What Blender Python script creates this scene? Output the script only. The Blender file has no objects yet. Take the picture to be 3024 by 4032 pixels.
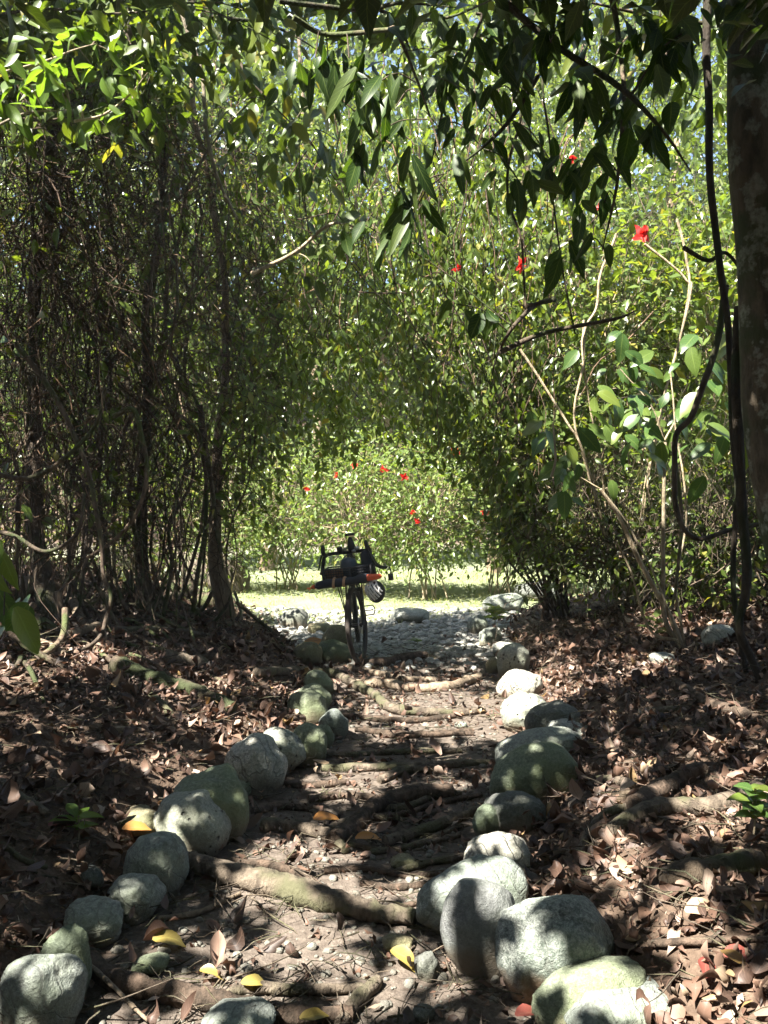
import bpy, bmesh, math, random
import numpy as np
from mathutils import Vector, Matrix, Euler
random.seed(7); RNG = np.random.default_rng(7)
SC = bpy.context.scene; COL = SC.collection
R = math.radians
# ------------------------------------------------------------------ camera
FPX, CAMZ, PITCH = 3300.0, 1.6, math.atan(103/3300.0)
cam = bpy.data.cameras.new('camera'); camo = bpy.data.objects.new('camera', cam); COL.objects.link(camo)
camo.location = (0, 0, CAMZ); camo.rotation_euler = (math.pi/2-PITCH, 0, 0)
cam.sensor_fit = 'HORIZONTAL'; cam.sensor_width = 36; cam.lens = 36*FPX/3024
cam.clip_end = 2000; cam.clip_start = .05; SC.camera = camo
def ray(px, py):
    xc = (px-1512)/FPX; yc = (2016-py)/FPX
    return np.array([xc, math.cos(PITCH)+yc*math.sin(PITCH), -math.sin(PITCH)+yc*math.cos(PITCH)])
def at(px, py, Y):
    d = ray(px, py); t = Y/d[1]
    return np.array([d[0]*t, Y, CAMZ+d[2]*t])
# ------------------------------------------------------------------ noise
def _hash(i, j, k=0):
    h = (i*374761393 + j*668265263 + k*2147483647 + 1274126177) & 0xffffffff
    h = ((h ^ (h >> 13))*1274126177) & 0xffffffff
    return ((h ^ (h >> 16)) & 0xffff)/65535.0
def vn3(p):
    p = np.asarray(p, float); i = np.floor(p).astype(np.int64); f = p-i; f = f*f*(3-2*f)
    r = 0
    for a in (0, 1):
        for b in (0, 1):
            for c in (0, 1):
                w = (f[..., 0] if a else 1-f[..., 0])*(f[..., 1] if b else 1-f[..., 1])*(f[..., 2] if c else 1-f[..., 2])
                r = r+w*_hash(i[..., 0]+a, i[..., 1]+b, i[..., 2]+c)
    return r*2-1
def vn2(x, y, s=0):
    x = np.asarray(x, float); y = np.asarray(y, float)
    x, y = np.broadcast_arrays(x, y)
    return vn3(np.stack([x, y, np.full(x.shape, s+.37)], -1))
def sst(x): x = np.clip(x, 0, 1); return x*x*(3-2*x)
# ------------------------------------------------------------------ terrain
_YL = [-8, 2, 2.9, 3.6, 4.25, 4.7, 5.2, 6.3, 7.4, 9, 10.5, 12, 13.5, 17]
_XL = [-1.2, -1.12, -1.0, -.85, -.70, -.52, -.40, -.55, -.55, -1.0, -1.4, -2.1, -4, -14]
_YR = [-8, 2, 2.6, 2.9, 3.35, 3.8, 4.2, 5.35, 6.7, 8.3, 10.6, 12, 14, 17]
_XR = [.8, .75, .55, .42, .50, .62, .68, .92, 1.05, 1.1, 1.5, 3.2, 8, 14]
def edges(y): return np.interp(y, _YL, _XL), np.interp(y, _YR, _XR)
def hgt(x, y):
    x = np.asarray(x, float); y = np.asarray(y, float)
    xl, xr = edges(y)
    dl = xl-x; dr = x-xr
    fade = 1-sst((y-10.2)/3.2)
    b = (.27*sst(dl/.55)+.52*sst((dl-.35)/2.4)+.24*sst(dr/.55)+.38*sst((dr-.35)/2.3))*fade
    far = sst((np.hypot(x, y-6)-25)/40)
    n = .035*vn2(x*1.3, y*1.3, 1)+.018*vn2(x*4, y*4, 2)+.007*vn2(x*11, y*11, 3)
    n = n*(1-far)*np.where((dl > 0) | (dr > 0), 1.3, .7)
    n = n+13*sst((y-26)/22)
    return b+n-.12*sst((y-7.7)/1.3)*fade-.06*(1-fade)
def hg(x, y): return float(hgt(np.array([x]), np.array([y]))[0])
def gnd(px, py, off=0.0):
    d = ray(px, py); z = 0.0
    for _ in range(40):
        t = (z+off-CAMZ)/d[2]
        z = .6*z+.4*hg(d[0]*t, d[1]*t)
    return np.array([d[0]*t, d[1]*t, z+off])
# ------------------------------------------------------------------ mesh building
class MB:
    def __init__(s): s.v = []; s.f = []; s.a = []; s.n = 0
    def add(s, v, f, a=None):
        v = np.asarray(v, np.float32).reshape(-1, 3); f = np.asarray(f, np.int32)
        s.v.append(v); s.f.append(f+s.n); s.n += len(v)
        if a is None: a = np.tile(np.array([0, 0, random.random()], np.float32), (len(v), 1))
        s.a.append(np.asarray(a, np.float32).reshape(-1, 3))
    def build(s, name, mat, parent=None, smooth=True):
        me = bpy.data.meshes.new(name)
        if s.n:
            v = np.concatenate(s.v); a = np.concatenate(s.a)
            tot = np.concatenate([np.full(len(f), f.shape[1], np.int32) for f in s.f])
            li = np.concatenate([f.ravel() for f in s.f]).astype(np.int32)
            st = np.concatenate([[0], np.cumsum(tot)[:-1]]).astype(np.int32)
            me.vertices.add(len(v)); me.vertices.foreach_set('co', v.ravel())
            me.loops.add(len(li)); me.loops.foreach_set('vertex_index', li)
            me.polygons.add(len(tot)); me.polygons.foreach_set('loop_start', st)
            me.polygons.foreach_set('loop_total', tot)
            at_ = me.attributes.new('luv', 'FLOAT_VECTOR', 'POINT'); at_.data.foreach_set('vector', a.ravel())
            me.update(calc_edges=True); me.validate()
            if smooth: me.polygons.foreach_set('use_smooth', np.ones(len(me.polygons), bool))
        me.materials.append(mat)
        o = bpy.data.objects.new(name, me); COL.objects.link(o)
        if parent: o.parent = parent
        return o
    def tube(s, pts, rad, sides=8, cap=True, rnd=None):
        pts = np.asarray(pts, float); n = len(pts); rad = np.broadcast_to(np.asarray(rad, float), (n,))
        T = np.gradient(pts, axis=0); T /= np.linalg.norm(T, axis=1)[:, None]+1e-12
        u = np.cross(T[0], [0, 0, 1.]) if abs(T[0][2]) < .9 else np.cross(T[0], [1., 0, 0])
        u /= np.linalg.norm(u); V = []
        ang = np.arange(sides)*2*math.pi/sides
        for i in range(n):
            u = u-T[i]*np.dot(u, T[i]); u /= np.linalg.norm(u); w = np.cross(T[i], u)
            V.append(pts[i]+rad[i]*(np.cos(ang)[:, None]*u+np.sin(ang)[:, None]*w))
        V = np.concatenate(V); F = []
        i0 = np.arange(n-1)[:, None]*sides+np.arange(sides)[None]
        i1 = np.arange(n-1)[:, None]*sides+(np.arange(sides)[None]+1) % sides
        F = np.stack([i0, i1, i1+sides, i0+sides], -1).reshape(-1, 4)
        L = np.concatenate([[0], np.cumsum(np.linalg.norm(np.diff(pts, axis=0), axis=1))])
        r = random.random() if rnd is None else rnd
        a = np.stack([np.tile(ang, n), np.repeat(L, sides), np.full(n*sides, r)], -1)
        s.add(V, F, a)
        if cap:
            for k, c in ((0, pts[0]-T[0]*rad[0]*.3), (n-1, pts[-1]+T[-1]*rad[-1]*.3)):
                ids = np.arange(sides); tv = np.concatenate([V[k*sides:(k+1)*sides], [c]])
                tf = np.stack([ids, (ids+1) % sides, np.full(sides, sides)], -1)
                if k == 0: tf = tf[:, ::-1]
                s.add(tv, tf, np.tile([0, 0, r], (sides+1, 1)))
    def box(s, c, d, M=None, bev=0.0):
        x, y, z = np.array(d)/2.
        v = np.array([[i*x, j*y, k*z] for i in (-1, 1) for j in (-1, 1) for k in (-1, 1)], float)
        if M is not None: v = v@np.array(M.to_3x3()).T
        s.add(v+np.array(c), [[0, 1, 3, 2], [4, 6, 7, 5], [0, 4, 5, 1], [2, 3, 7, 6], [0, 2, 6, 4], [1, 5, 7, 3]])
def spl(P, n=6):
    P = np.asarray(P, float)
    if len(P) < 3: return P[0]+(P[-1]-P[0])*np.linspace(0, 1, n+1)[:, None]
    Q = np.concatenate([[2*P[0]-P[1]], P, [2*P[-1]-P[-2]]]); out = []
    for i in range(1, len(Q)-2):
        t = np.linspace(0, 1, n, endpoint=False)[:, None]
        a, b, c, d = Q[i-1], Q[i], Q[i+1], Q[i+2]
        out.append(.5*(2*b+(c-a)*t+(2*a-5*b+4*c-d)*t*t+(3*b-3*c+d-a)*t**3))
    return np.concatenate(out+[P[-1:]])
def wob(P, amp, seed, freq=3.):
    L = np.concatenate([[0], np.cumsum(np.linalg.norm(np.diff(P, axis=0), axis=1))])
    o = np.stack([vn2(L*freq, L*0+k*7.1, seed) for k in range(3)], -1)
    return P+amp*o
def nrm(v): return v/(np.linalg.norm(v, axis=-1, keepdims=True)+1e-9)
def rdir(n): return nrm(RNG.normal(size=(n, 3)))
def leaves(mb, pos, axis, nor, L, W, curl=.3, fold=.25, nr=3, shape=1.0, rnd=None):
    """N leaf blades: pos base, axis along the midrib, nor the upper side."""
    N = len(pos)
    if N == 0: return
    axis = nrm(np.asarray(axis, float)); nor = nor-axis*np.sum(nor*axis, -1, keepdims=True); nor = nrm(nor)
    side = np.cross(axis, nor)
    L = np.broadcast_to(L, (N,)); W = np.broadcast_to(W, (N,)); curl = np.broadcast_to(curl, (N,)); fold = np.broadcast_to(fold, (N,))
    t = np.linspace(0, 1, nr+1)
    w = np.sin(math.pi*np.clip(t, .02, .985)**(.75*shape))**.85
    if nr == 1: w = np.array([.75, .45])
    c = np.where(np.abs(curl) < .02, .02, curl)[:, None]
    y = np.sin(c*t)/c*L[:, None]; z = -(1-np.cos(c*t))/c*L[:, None]
    sx = np.array([-1, 0, 1.])
    X = w[None, :, None]*sx[None, None]*W[:, None, None]/2
    Z = z[:, :, None]+np.abs(X)*fold[:, None, None]
    Y = np.broadcast_to(y[:, :, None], X.shape)
    V = pos[:, None, None]+X[..., None]*side[:, None, None]+Y[..., None]*axis[:, None, None]+Z[..., None]*nor[:, None, None]
    r = RNG.random(N) if rnd is None else rnd
    A = np.empty((N, nr+1, 3, 3), np.float32); A[..., 0] = sx; A[..., 1] = t[None, :, None]; A[..., 2] = r[:, None, None]
    k = (nr+1)*3; F = []
    for i in range(nr):
        for j in range(2): F.append([i*3+j, i*3+j+1, i*3+j+4, i*3+j+3])
    F = (np.arange(N)*k)[:, None, None]+np.array(F)[None]
    mb.add(V.reshape(-1, 3), F.reshape(-1, 4), A.reshape(-1, 3))
def twigs(mb, p0, d, L, rad, K=6, sag=0., curv=.6, sides=3):
    N = len(p0); d = nrm(d); b = rdir(N); b = nrm(b-d*np.sum(b*d, -1, keepdims=True)); b2 = np.cross(d, b)
    t = np.linspace(0, 1, K+1); L = np.broadcast_to(L, (N,)); rad = np.broadcast_to(rad, (N,))
    amp = (RNG.random(N)-.5)*2*curv*L; am2 = RNG.normal(size=N)*.16*curv*L; ph = RNG.random(N)*6.28
    P = p0[:, None]+d[:, None]*(t[None]*L[:, None])[..., None]+b[:, None]*(amp[:, None]*t**2)[..., None]+b2[:, None]*(am2[:, None]*np.sin(t[None]*7+ph[:, None]))[..., None]
    P[..., 2] -= sag*L[:, None]*t**2
    ang = np.arange(sides)*2*math.pi/sides
    rr = rad[:, None]*(1-.65*t[None])
    V = P[:, :, None]+rr[:, :, None, None]*(np.cos(ang)[None, None, :, None]*b[:, None, None]+np.sin(ang)[None, None, :, None]*b2[:, None, None])
    F = []
    for i in range(K):
        for j in range(sides):
            F.append([i*sides+j, i*sides+(j+1) % sides, (i+1)*sides+(j+1) % sides, (i+1)*sides+j])
    F = (np.arange(N)*(K+1)*sides)[:, None, None]+np.array(F)[None]
    A = np.zeros((N, K+1, sides, 3), np.float32); A[..., 2] = RNG.random(N)[:, None, None]
    mb.add(V.reshape(-1, 3), F.reshape(-1, 4), A.reshape(-1, 3))
    return P
# ------------------------------------------------------------------ objects
def tag(o, label=None, cat=None, group=None, kind=None):
    if label: o['label'] = label
    if cat: o['category'] = cat
    if group: o['group'] = group
    if kind: o['kind'] = kind
    return o
def thing(name, loc, label, cat, group=None):
    o = bpy.data.objects.new(name, None); COL.objects.link(o); o.empty_display_size = .1
    return tag(o, label, cat, group)
# ------------------------------------------------------------------ materials
def newmat(name):
    m = bpy.data.materials.new(name); m.use_nodes = True; nt = m.node_tree; nt.nodes.clear()
    return m, nt
class NT:
    def __init__(s, nt): s.nt = nt
    def n(s, typ, **kw):
        nd = s.nt.nodes.new(typ)
        for k, v in kw.items():
            if k.startswith('i_'):
                key = k[2:]; nd.inputs[int(key) if key.isdigit() else key.replace('_', ' ')].default_value = v
            else: setattr(nd, k, v)
        return nd
    def l(s, a, b): s.nt.links.new(a, b)
    def noise(s, vec, scale, detail=4, rough=.55):
        nd = s.n('ShaderNodeTexNoise'); nd.inputs['Scale'].default_value = scale; nd.inputs['Detail'].default_value = detail; nd.inputs['Roughness'].default_value = rough
        if vec is not None: s.l(vec, nd.inputs['Vector'])
        return nd.outputs['Fac']
    def ramp(s, fac, stops, interp='LINEAR'):
        nd = s.n('ShaderNodeValToRGB'); cr = nd.color_ramp; cr.interpolation = interp
        while len(cr.elements) < len(stops): cr.elements.new(.5)
        for e, (p, c) in zip(cr.elements, stops):
            e.position = p; e.color = (*c, 1) if len(c) == 3 else c
        s.l(fac, nd.inputs['Fac']); return nd.outputs['Color']
    def mix(s, fac, a, b, mode='MIX'):
        nd = s.n('ShaderNodeMix'); nd.data_type = 'RGBA'; nd.blend_type = mode
        for sock, v in ((0, fac), (6, a), (7, b)):
            if isinstance(v, (int, float)): nd.inputs[sock].default_value = v
            elif isinstance(v, tuple): nd.inputs[sock].default_value = (*v, 1)
            else: s.l(v, nd.inputs[sock])
        return nd.outputs[2]
    def math(s, op, a, b=None):
        nd = s.n('ShaderNodeMath'); nd.operation = op
        for i, v in enumerate((a, b)):
            if v is None: continue
            if isinstance(v, (int, float)): nd.inputs[i].default_value = v
            else: s.l(v, nd.inputs[i])
        return nd.outputs[0]
    def bump(s, h, strength=.5, dist=.01):
        nd = s.n('ShaderNodeBump'); nd.inputs['Strength'].default_value = strength; nd.inputs['Distance'].default_value = dist
        s.l(h, nd.inputs['Height']); return nd.outputs['Normal']
    def pbsdf(s, col, rough=.6, normal=None, metal=0, spec=.5):
        nd = s.n('ShaderNodeBsdfPrincipled')
        if isinstance(col, tuple): nd.inputs['Base Color'].default_value = (*col, 1)
        else: s.l(col, nd.inputs['Base Color'])
        if isinstance(rough, (int, float)): nd.inputs['Roughness'].default_value = rough
        else: s.l(rough, nd.inputs['Roughness'])
        nd.inputs['Metallic'].default_value = metal; nd.inputs['Specular IOR Level'].default_value = spec
        if normal is not None: s.l(normal, nd.inputs['Normal'])
        return nd.outputs[0]
    def out(s, sh):
        o = s.n('ShaderNodeOutputMaterial'); s.l(sh, o.inputs['Surface'])
    def luv(s):
        a = s.n('ShaderNodeAttribute'); a.attribute_name = 'luv'
        sp = s.n('ShaderNodeSeparateXYZ'); s.l(a.outputs['Vector'], sp.inputs[0])
        return a.outputs['Vector'], sp.outputs
    def obj(s): return s.n('ShaderNodeTexCoord').outputs['Object']
def leafmat(name, stops, rough=.38, trans=.45, tint=(1.5, 1.5, .5), rib=(.16, .22, .06), spec=.5):
    m, nt = newmat(name); g = NT(nt); _, s = g.luv()
    c = g.ramp(s[2], stops)
    # veins: midrib and slanting side veins
    au = g.math('ABSOLUTE', s[0])
    v = g.math('SUBTRACT', g.math('MULTIPLY', s[1], 9.), g.math('MULTIPLY', au, 2.2))
    vein = g.math('LESS_THAN', g.math('ABSOLUTE', g.math('SUBTRACT', g.math('FRACT', v), .5)), .07)
    ribm = g.math('MAXIMUM', g.math('LESS_THAN', au, .07), g.math('MULTIPLY', vein, .5))
    c = g.mix(g.math('MULTIPLY', ribm, .55), c, rib)
    p = g.pbsdf(c, rough, spec=spec)
    t = g.n('ShaderNodeBsdfTranslucent'); g.l(g.mix(1., c, tint, 'MULTIPLY'), t.inputs['Color'])
    mx = g.n('ShaderNodeMixShader'); mx.inputs[0].default_value = trans
    g.l(p, mx.inputs[1]); g.l(t.outputs[0], mx.inputs[2]); g.out(mx.outputs[0]); return m
def barkmat(name, dark, light, moss=None, scale=18, rough=.85, lichen=0):
    m, nt = newmat(name); g = NT(nt); v = g.obj()
    mp = g.n('ShaderNodeMapping'); mp.inputs['Scale'].default_value = (1, 1, .35); g.l(v, mp.inputs[0])
    n1 = g.noise(mp.outputs[0], scale, 6, .65); n2 = g.noise(v, scale*.2, 3)
    c = g.ramp(n1, [(.38, dark), (.62, light)])
    if moss: c = g.mix(g.ramp(n2, [(.48, (0, 0, 0)), (.6, (1, 1, 1))]), c, moss)
    if lichen:
        n3 = g.noise(v, 7, 5, .6); n4 = g.noise(v, 40, 3)
        k = g.math('MULTIPLY', g.ramp(n3, [(.54, (0, 0, 0)), (.6, (1, 1, 1))]), g.ramp(n4, [(.35, (.3,)*3), (.6, (1,)*3)]))
        c = g.mix(g.math('MULTIPLY', k, lichen), c, (.42, .45, .40))
    _, s = g.luv()
    c = g.mix(1., c, g.ramp(s[2], [(0, (.6,)*3), (.75, (1.2, 1.15, 1.1)), (1, (3.2, 2.9, 2.5) if 'twig' in name else (1.3, 1.25, 1.15))]), 'MULTIPLY')  # a few twigs painted pale to stand for light glints
    nb = g.math('ADD', n1, g.math('MULTIPLY', g.noise(mp.outputs[0], scale*3.5, 4, .7), .5))
    g.out(g.pbsdf(c, rough, g.bump(nb, .9, .025), spec=.25)); return m
def stonemat(name, c1, c2, moss=None, mossamt=.5, pits=0., speck=.5, dirt=(.13, .10, .07), cracks=0.):
    m, nt = newmat(name); g = NT(nt); v = g.obj()
    n1 = g.noise(v, 6, 6, .6); n2 = g.noise(v, 70, 4, .7); n3 = g.noise(v, 220, 2, .6); n4 = g.noise(v, 3.2, 4, .6)
    c = g.ramp(n1, [(.3, c1), (.7, c2)])
    c = g.mix(speck, c, g.ramp(n2, [(.36, (.22, .24, .22)), (.5, (.85,)*3), (.64, (1.6, 1.6, 1.55))]), 'MULTIPLY')
    c = g.mix(speck*.7, c, g.ramp(n3, [(.38, (.35,)*3), (.6, (1.2,)*3)]), 'MULTIPLY')
    if moss: c = g.mix(g.math('MULTIPLY', g.ramp(n4, [(.42, (0,)*3), (.58, (1,)*3)]), mossamt), c, g.mix(n2, moss, tuple(x*.55 for x in moss)))
    geo = g.n('ShaderNodeSeparateXYZ'); g.l(v, geo.inputs[0])
    if dirt is not None:
        k = g.math('ADD', g.math('MULTIPLY', geo.outputs[2], -9.), g.math('MULTIPLY', n4, 3.2))
        c = g.mix(g.ramp(g.math('SUBTRACT', k, 1.6), [(.1, (0,)*3), (.75, (.75,)*3)]), c, dirt)
    h = g.math('ADD', g.math('MULTIPLY', n2, .55), g.math('MULTIPLY', n3, .25))
    if pits:
        vo = g.n('ShaderNodeTexVoronoi'); vo.inputs['Scale'].default_value = 27; g.l(v, vo.inputs['Vector'])
        sel = g.n('ShaderNodeSeparateColor'); g.l(vo.outputs['Color'], sel.inputs[0])
        pit = g.math('MULTIPLY', g.ramp(vo.outputs['Distance'], [(.10, (1,)*3), (.26, (0,)*3)]), g.math('GREATER_THAN', sel.outputs[0], .45))
        h = g.math('SUBTRACT', h, g.math('MULTIPLY', pit, 2.2*pits)); c = g.mix(g.math('MULTIPLY', pit, .75), c, (.05, .05, .045))
    if cracks:
        nd = g.n('ShaderNodeTexNoise'); nd.inputs['Scale'].default_value = 4.5; nd.inputs['Detail'].default_value = 3; nd.inputs['Distortion'].default_value = .8; g.l(v, nd.inputs['Vector'])
        cr = g.ramp(g.math('ABSOLUTE', g.math('SUBTRACT', nd.outputs['Fac'], .5)), [(.0, (1,)*3), (.016, (0,)*3)])
        h = g.math('SUBTRACT', h, g.math('MULTIPLY', cr, 1.2*cracks)); c = g.mix(g.math('MULTIPLY', cr, .5), c, (.1, .1, .09))
    oi = g.n('ShaderNodeObjectInfo')
    c = g.mix(1., c, g.ramp(oi.outputs['Random'], [(0, (.82, .86, .84)), (1, (1.1, 1.08, 1.02))]), 'MULTIPLY')
    g.out(g.pbsdf(c, .78, g.bump(h, 1., .014), spec=.35)); return m
def plain(name, col, rough=.5, metal=0, var=.25, scale=60, bump=.15):
    m, nt = newmat(name); g = NT(nt); n = g.noise(g.obj(), scale, 4)
    c = g.mix(1., g.ramp(n, [(.25, tuple(1-var for _ in range(3))), (.75, (1+var,)*3)]), col, 'MULTIPLY')
    g.out(g.pbsdf(c, rough, g.bump(n, bump, .002), metal)); return m
M = {}
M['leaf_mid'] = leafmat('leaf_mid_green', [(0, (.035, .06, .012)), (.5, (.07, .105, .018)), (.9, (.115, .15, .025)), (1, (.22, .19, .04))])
M['leaf_hib'] = leafmat('leaf_hibiscus', [(0, (.065, .105, .025)), (.5, (.11, .165, .04)), (.92, (.16, .205, .06)), (1, (.28, .25, .06))], rough=.28, trans=.5, tint=(1.7, 1.55, .45))
M['leaf_hedge'] = leafmat('leaf_hedge_sun_painted', [(0, (.09, .135, .04)), (.5, (.135, .19, .06)), (.92, (.18, .225, .08)), (1, (.28, .26, .08))], rough=.3)  # paler copy of the hibiscus leaf, clearing brightness put into the colour
M['leaf_far'] = leafmat('leaf_far_trees', [(0, (.055, .09, .018)), (.6, (.10, .145, .028)), (1, (.16, .18, .05))], rough=.27)
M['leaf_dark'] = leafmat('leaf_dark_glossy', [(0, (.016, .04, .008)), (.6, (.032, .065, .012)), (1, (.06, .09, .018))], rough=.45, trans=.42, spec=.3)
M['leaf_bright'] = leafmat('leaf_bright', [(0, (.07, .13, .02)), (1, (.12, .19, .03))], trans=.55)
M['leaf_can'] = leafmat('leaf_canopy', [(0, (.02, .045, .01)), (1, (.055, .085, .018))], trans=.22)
M['leaf_big'] = leafmat('leaf_big_blue_green', [(0, (.04, .085, .025)), (.6, (.065, .12, .03)), (1, (.14, .17, .03))], rough=.3, trans=.42)
M['leaf_yel'] = leafmat('leaf_yellow', [(0, (.22, .15, .035)), (1, (.30, .24, .07))], trans=.3, tint=(1.2, 1.1, .6), rib=(.4, .35, .1))
M['leaf_tan'] = leafmat('leaf_tan', [(0, (.30, .17, .09)), (1, (.42, .30, .20))], trans=.15, tint=(1.1, .9, .7), rib=(.35, .26, .18), rough=.6)
M['leaf_red'] = leafmat('leaf_red_brown', [(0, (.14, .035, .03)), (1, (.22, .06, .045))], trans=.12, tint=(1.1, .9, .7), rib=(.22, .1, .07), rough=.5)
M['leaf_orange'] = leafmat('leaf_orange', [(0, (.35, .14, .03)), (1, (.42, .2, .05))], trans=.2, tint=(1.1, .9, .7), rib=(.35, .2, .1), rough=.5)
M['litter'] = leafmat('dry_leaf_litter', [(0, (.026, .017, .012)), (.3, (.060, .035, .025)), (.55, (.105, .060, .041)), (.75, (.155, .094, .065)), (.87, (.21, .14, .105)), (.96, (.30, .24, .19)), (1, (.24, .15, .05))], rough=.55, trans=.15, tint=(1.2, .9, .7), rib=(.15, .095, .07), spec=.4)
M['petal'] = leafmat('red_petal', [(0, (.55, .015, .02)), (1, (.7, .05, .03))], rough=.5, trans=.45, tint=(1.2, .9, .8), rib=(.6, .03, .03))
M['twig'] = barkmat('twig_bark', (.035, .024, .017), (.11, .075, .05), scale=30)
M['twigpale'] = barkmat('pale_stem_bark', (.2, .16, .10), (.40, .34, .24), scale=30, rough=.6)
M['vine'] = barkmat('vine_bark', (.05, .038, .028), (.15, .115, .085), moss=(.06, .075, .03), scale=25)
M['root'] = barkmat('root_bark', (.05, .04, .031), (.165, .137, .106), moss=(.085, .085, .05), scale=22)
M['rootdark'] = barkmat('old_root_bark', (.035, .027, .02), (.11, .08, .06), scale=22)
M['rootpale'] = barkmat('worn_root_bark', (.11, .085, .06), (.26, .21, .155), scale=22)
M['trunk'] = barkmat('lichened_trunk', (.05, .042, .03), (.14, .115, .085), moss=(.05, .06, .028), scale=14, lichen=.45)
M['trunkd'] = barkmat('dark_trunk', (.03, .024, .018), (.09, .07, .05), moss=(.04, .05, .022), scale=14)
M['trunkb'] = barkmat('beige_trunk', (.12, .09, .06), (.28, .22, .15), scale=14)
G1, G2 = (.17, .185, .175), (.30, .315, .295)
M['st_grey'] = stonemat('stone_grey', G1, G2, moss=(.20, .25, .16), mossamt=.45, cracks=.15)
M['st_green'] = stonemat('stone_green', (.13, .15, .11), (.22, .245, .18), moss=(.135, .17, .075), mossamt=.6)
M['st_pit'] = stonemat('stone_pitted', (.21, .215, .19), (.34, .345, .31), moss=(.24, .28, .17), mossamt=.35, pits=1)
M['st_pale'] = stonemat('stone_pale', (.27, .265, .24), (.44, .43, .395), cracks=.45, moss=(.3, .32, .24), mossamt=.3)
M['st_egg'] = stonemat('stone_smooth_grey', (.12, .125, .13), (.23, .235, .24), moss=(.16, .19, .14), mossamt=.35, speck=.4)
M['st_dark'] = stonemat('stone_dark', (.09, .09, .085), (.19, .19, .175), moss=(.12, .14, .08), mossamt=.3)
M['st_dirt'] = stonemat('stone_soil_stained', G1, (.37, .38, .36), moss=(.13, .18, .14), mossamt=.5, dirt=(.24, .13, .075), cracks=.12, speck=.8)
M['st_brown'] = stonemat('stone_brown', (.17, .14, .09), (.29, .25, .17), moss=(.2, .22, .1), mossamt=.5)
M['st_gravel'] = stonemat('gravel_stone', (.27, .255, .23), (.46, .44, .41), speck=.3, dirt=None)
M['st_pebble'] = stonemat('path_pebble', (.13, .115, .095), (.26, .24, .21), speck=.3, dirt=None)
M['grass'] = leafmat('grass_blade', [(0, (.13, .18, .06)), (.6, (.20, .235, .09)), (1, (.40, .35, .20))], trans=.4, rough=.5)
# ground
def groundmat():
    m, nt = newmat('forest_ground'); g = NT(nt); v = g.obj(); _, s = g.luv()
    n1 = g.noise(v, 3, 6, .65); n2 = g.noise(v, 28, 5, .7); n3 = g.noise(v, 110, 3, .6)
    soil = g.ramp(n2, [(.3, (.05, .033, .023)), (.55, (.10, .070, .05)), (.75, (.17, .125, .092))])
    path = g.ramp(n2, [(.3, (.055, .043, .034)), (.55, (.115, .094, .077)), (.75, (.20, .17, .14))])
    grav = g.ramp(n3, [(.3, (.28, .25, .22)), (.6, (.46, .43, .39))])
    gras = g.ramp(n2, [(.3, (.14, .17, .085)), (.6, (.20, .22, .13)), (.75, (.36, .32, .26))])
    c = g.mix(s[0], soil, path); c = g.mix(s[1], c, grav); c = g.mix(s[2], c, gras)
    h = g.math('ADD', n2, g.math('MULTIPLY', n3, .5))
    g.out(g.pbsdf(c, .9, g.bump(h, .8, .015), spec=.2)); return m
M['ground'] = groundmat()
M['black'] = plain('black_rubber', (.016, .016, .017), .55); M['blackm'] = plain('black_metal', (.02, .02, .022), .35)
M['tyre'] = plain('dusty_tyre', (.06, .048, .04), .85, bump=.5); M['steel'] = plain('steel', (.45, .45, .45), .3, 1)
M['cloth'] = plain('navy_black_cloth', (.02, .024, .034), .75, scale=200, bump=.4); M['orange'] = plain('orange_strap', (.75, .12, .04), .5)
M['tan'] = plain('tan_strap', (.42, .25, .14), .7); M['white'] = plain('white_shell', (.62, .60, .57), .4); M['wicker'] = plain('brown_wicker', (.16, .08, .045), .7)
M['bluebag'] = plain('blue_black_bag', (.03, .045, .07), .35); M['lens'] = plain('mirror_glass', (.7, .7, .7), .05, 1, bump=0)
# ------------------------------------------------------------------ light
SUN = nrm(np.array([-.42, -.38, .82]))
w = bpy.data.worlds.new('World'); SC.world = w; w.use_nodes = True
nt = w.node_tree; bg = nt.nodes['Background']; sky = nt.nodes.new('ShaderNodeTexSky'); sky.sky_type = 'NISHITA'; sky.sun_disc = False
sky.sun_elevation = math.asin(SUN[2]); sky.sun_rotation = math.atan2(SUN[0], SUN[1]); nt.links.new(sky.outputs[0], bg.inputs[0]); bg.inputs[1].default_value = .052
sl = bpy.data.lights.new('sun', 'SUN'); sl.energy = 5.0; sl.angle = R(.5); sl.color = (1, .95, .86)
so = bpy.data.objects.new('sun', sl); COL.objects.link(so); so.rotation_euler = Vector(SUN).to_track_quat('Z', 'Y').to_euler(); so.location = (0, 0, 30)
vs = SC.view_settings; vs.view_transform = 'Standard'; vs.look = 'None'; vs.exposure = 2.74; vs.gamma = 1
cy = SC.cycles; cy.max_bounces = 7; cy.diffuse_bounces = 4; cy.glossy_bounces = 2; cy.transmission_bounces = 4; cy.transparent_max_bounces = 4
cy.caustics_reflective = False; cy.caustics_refractive = False
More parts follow.
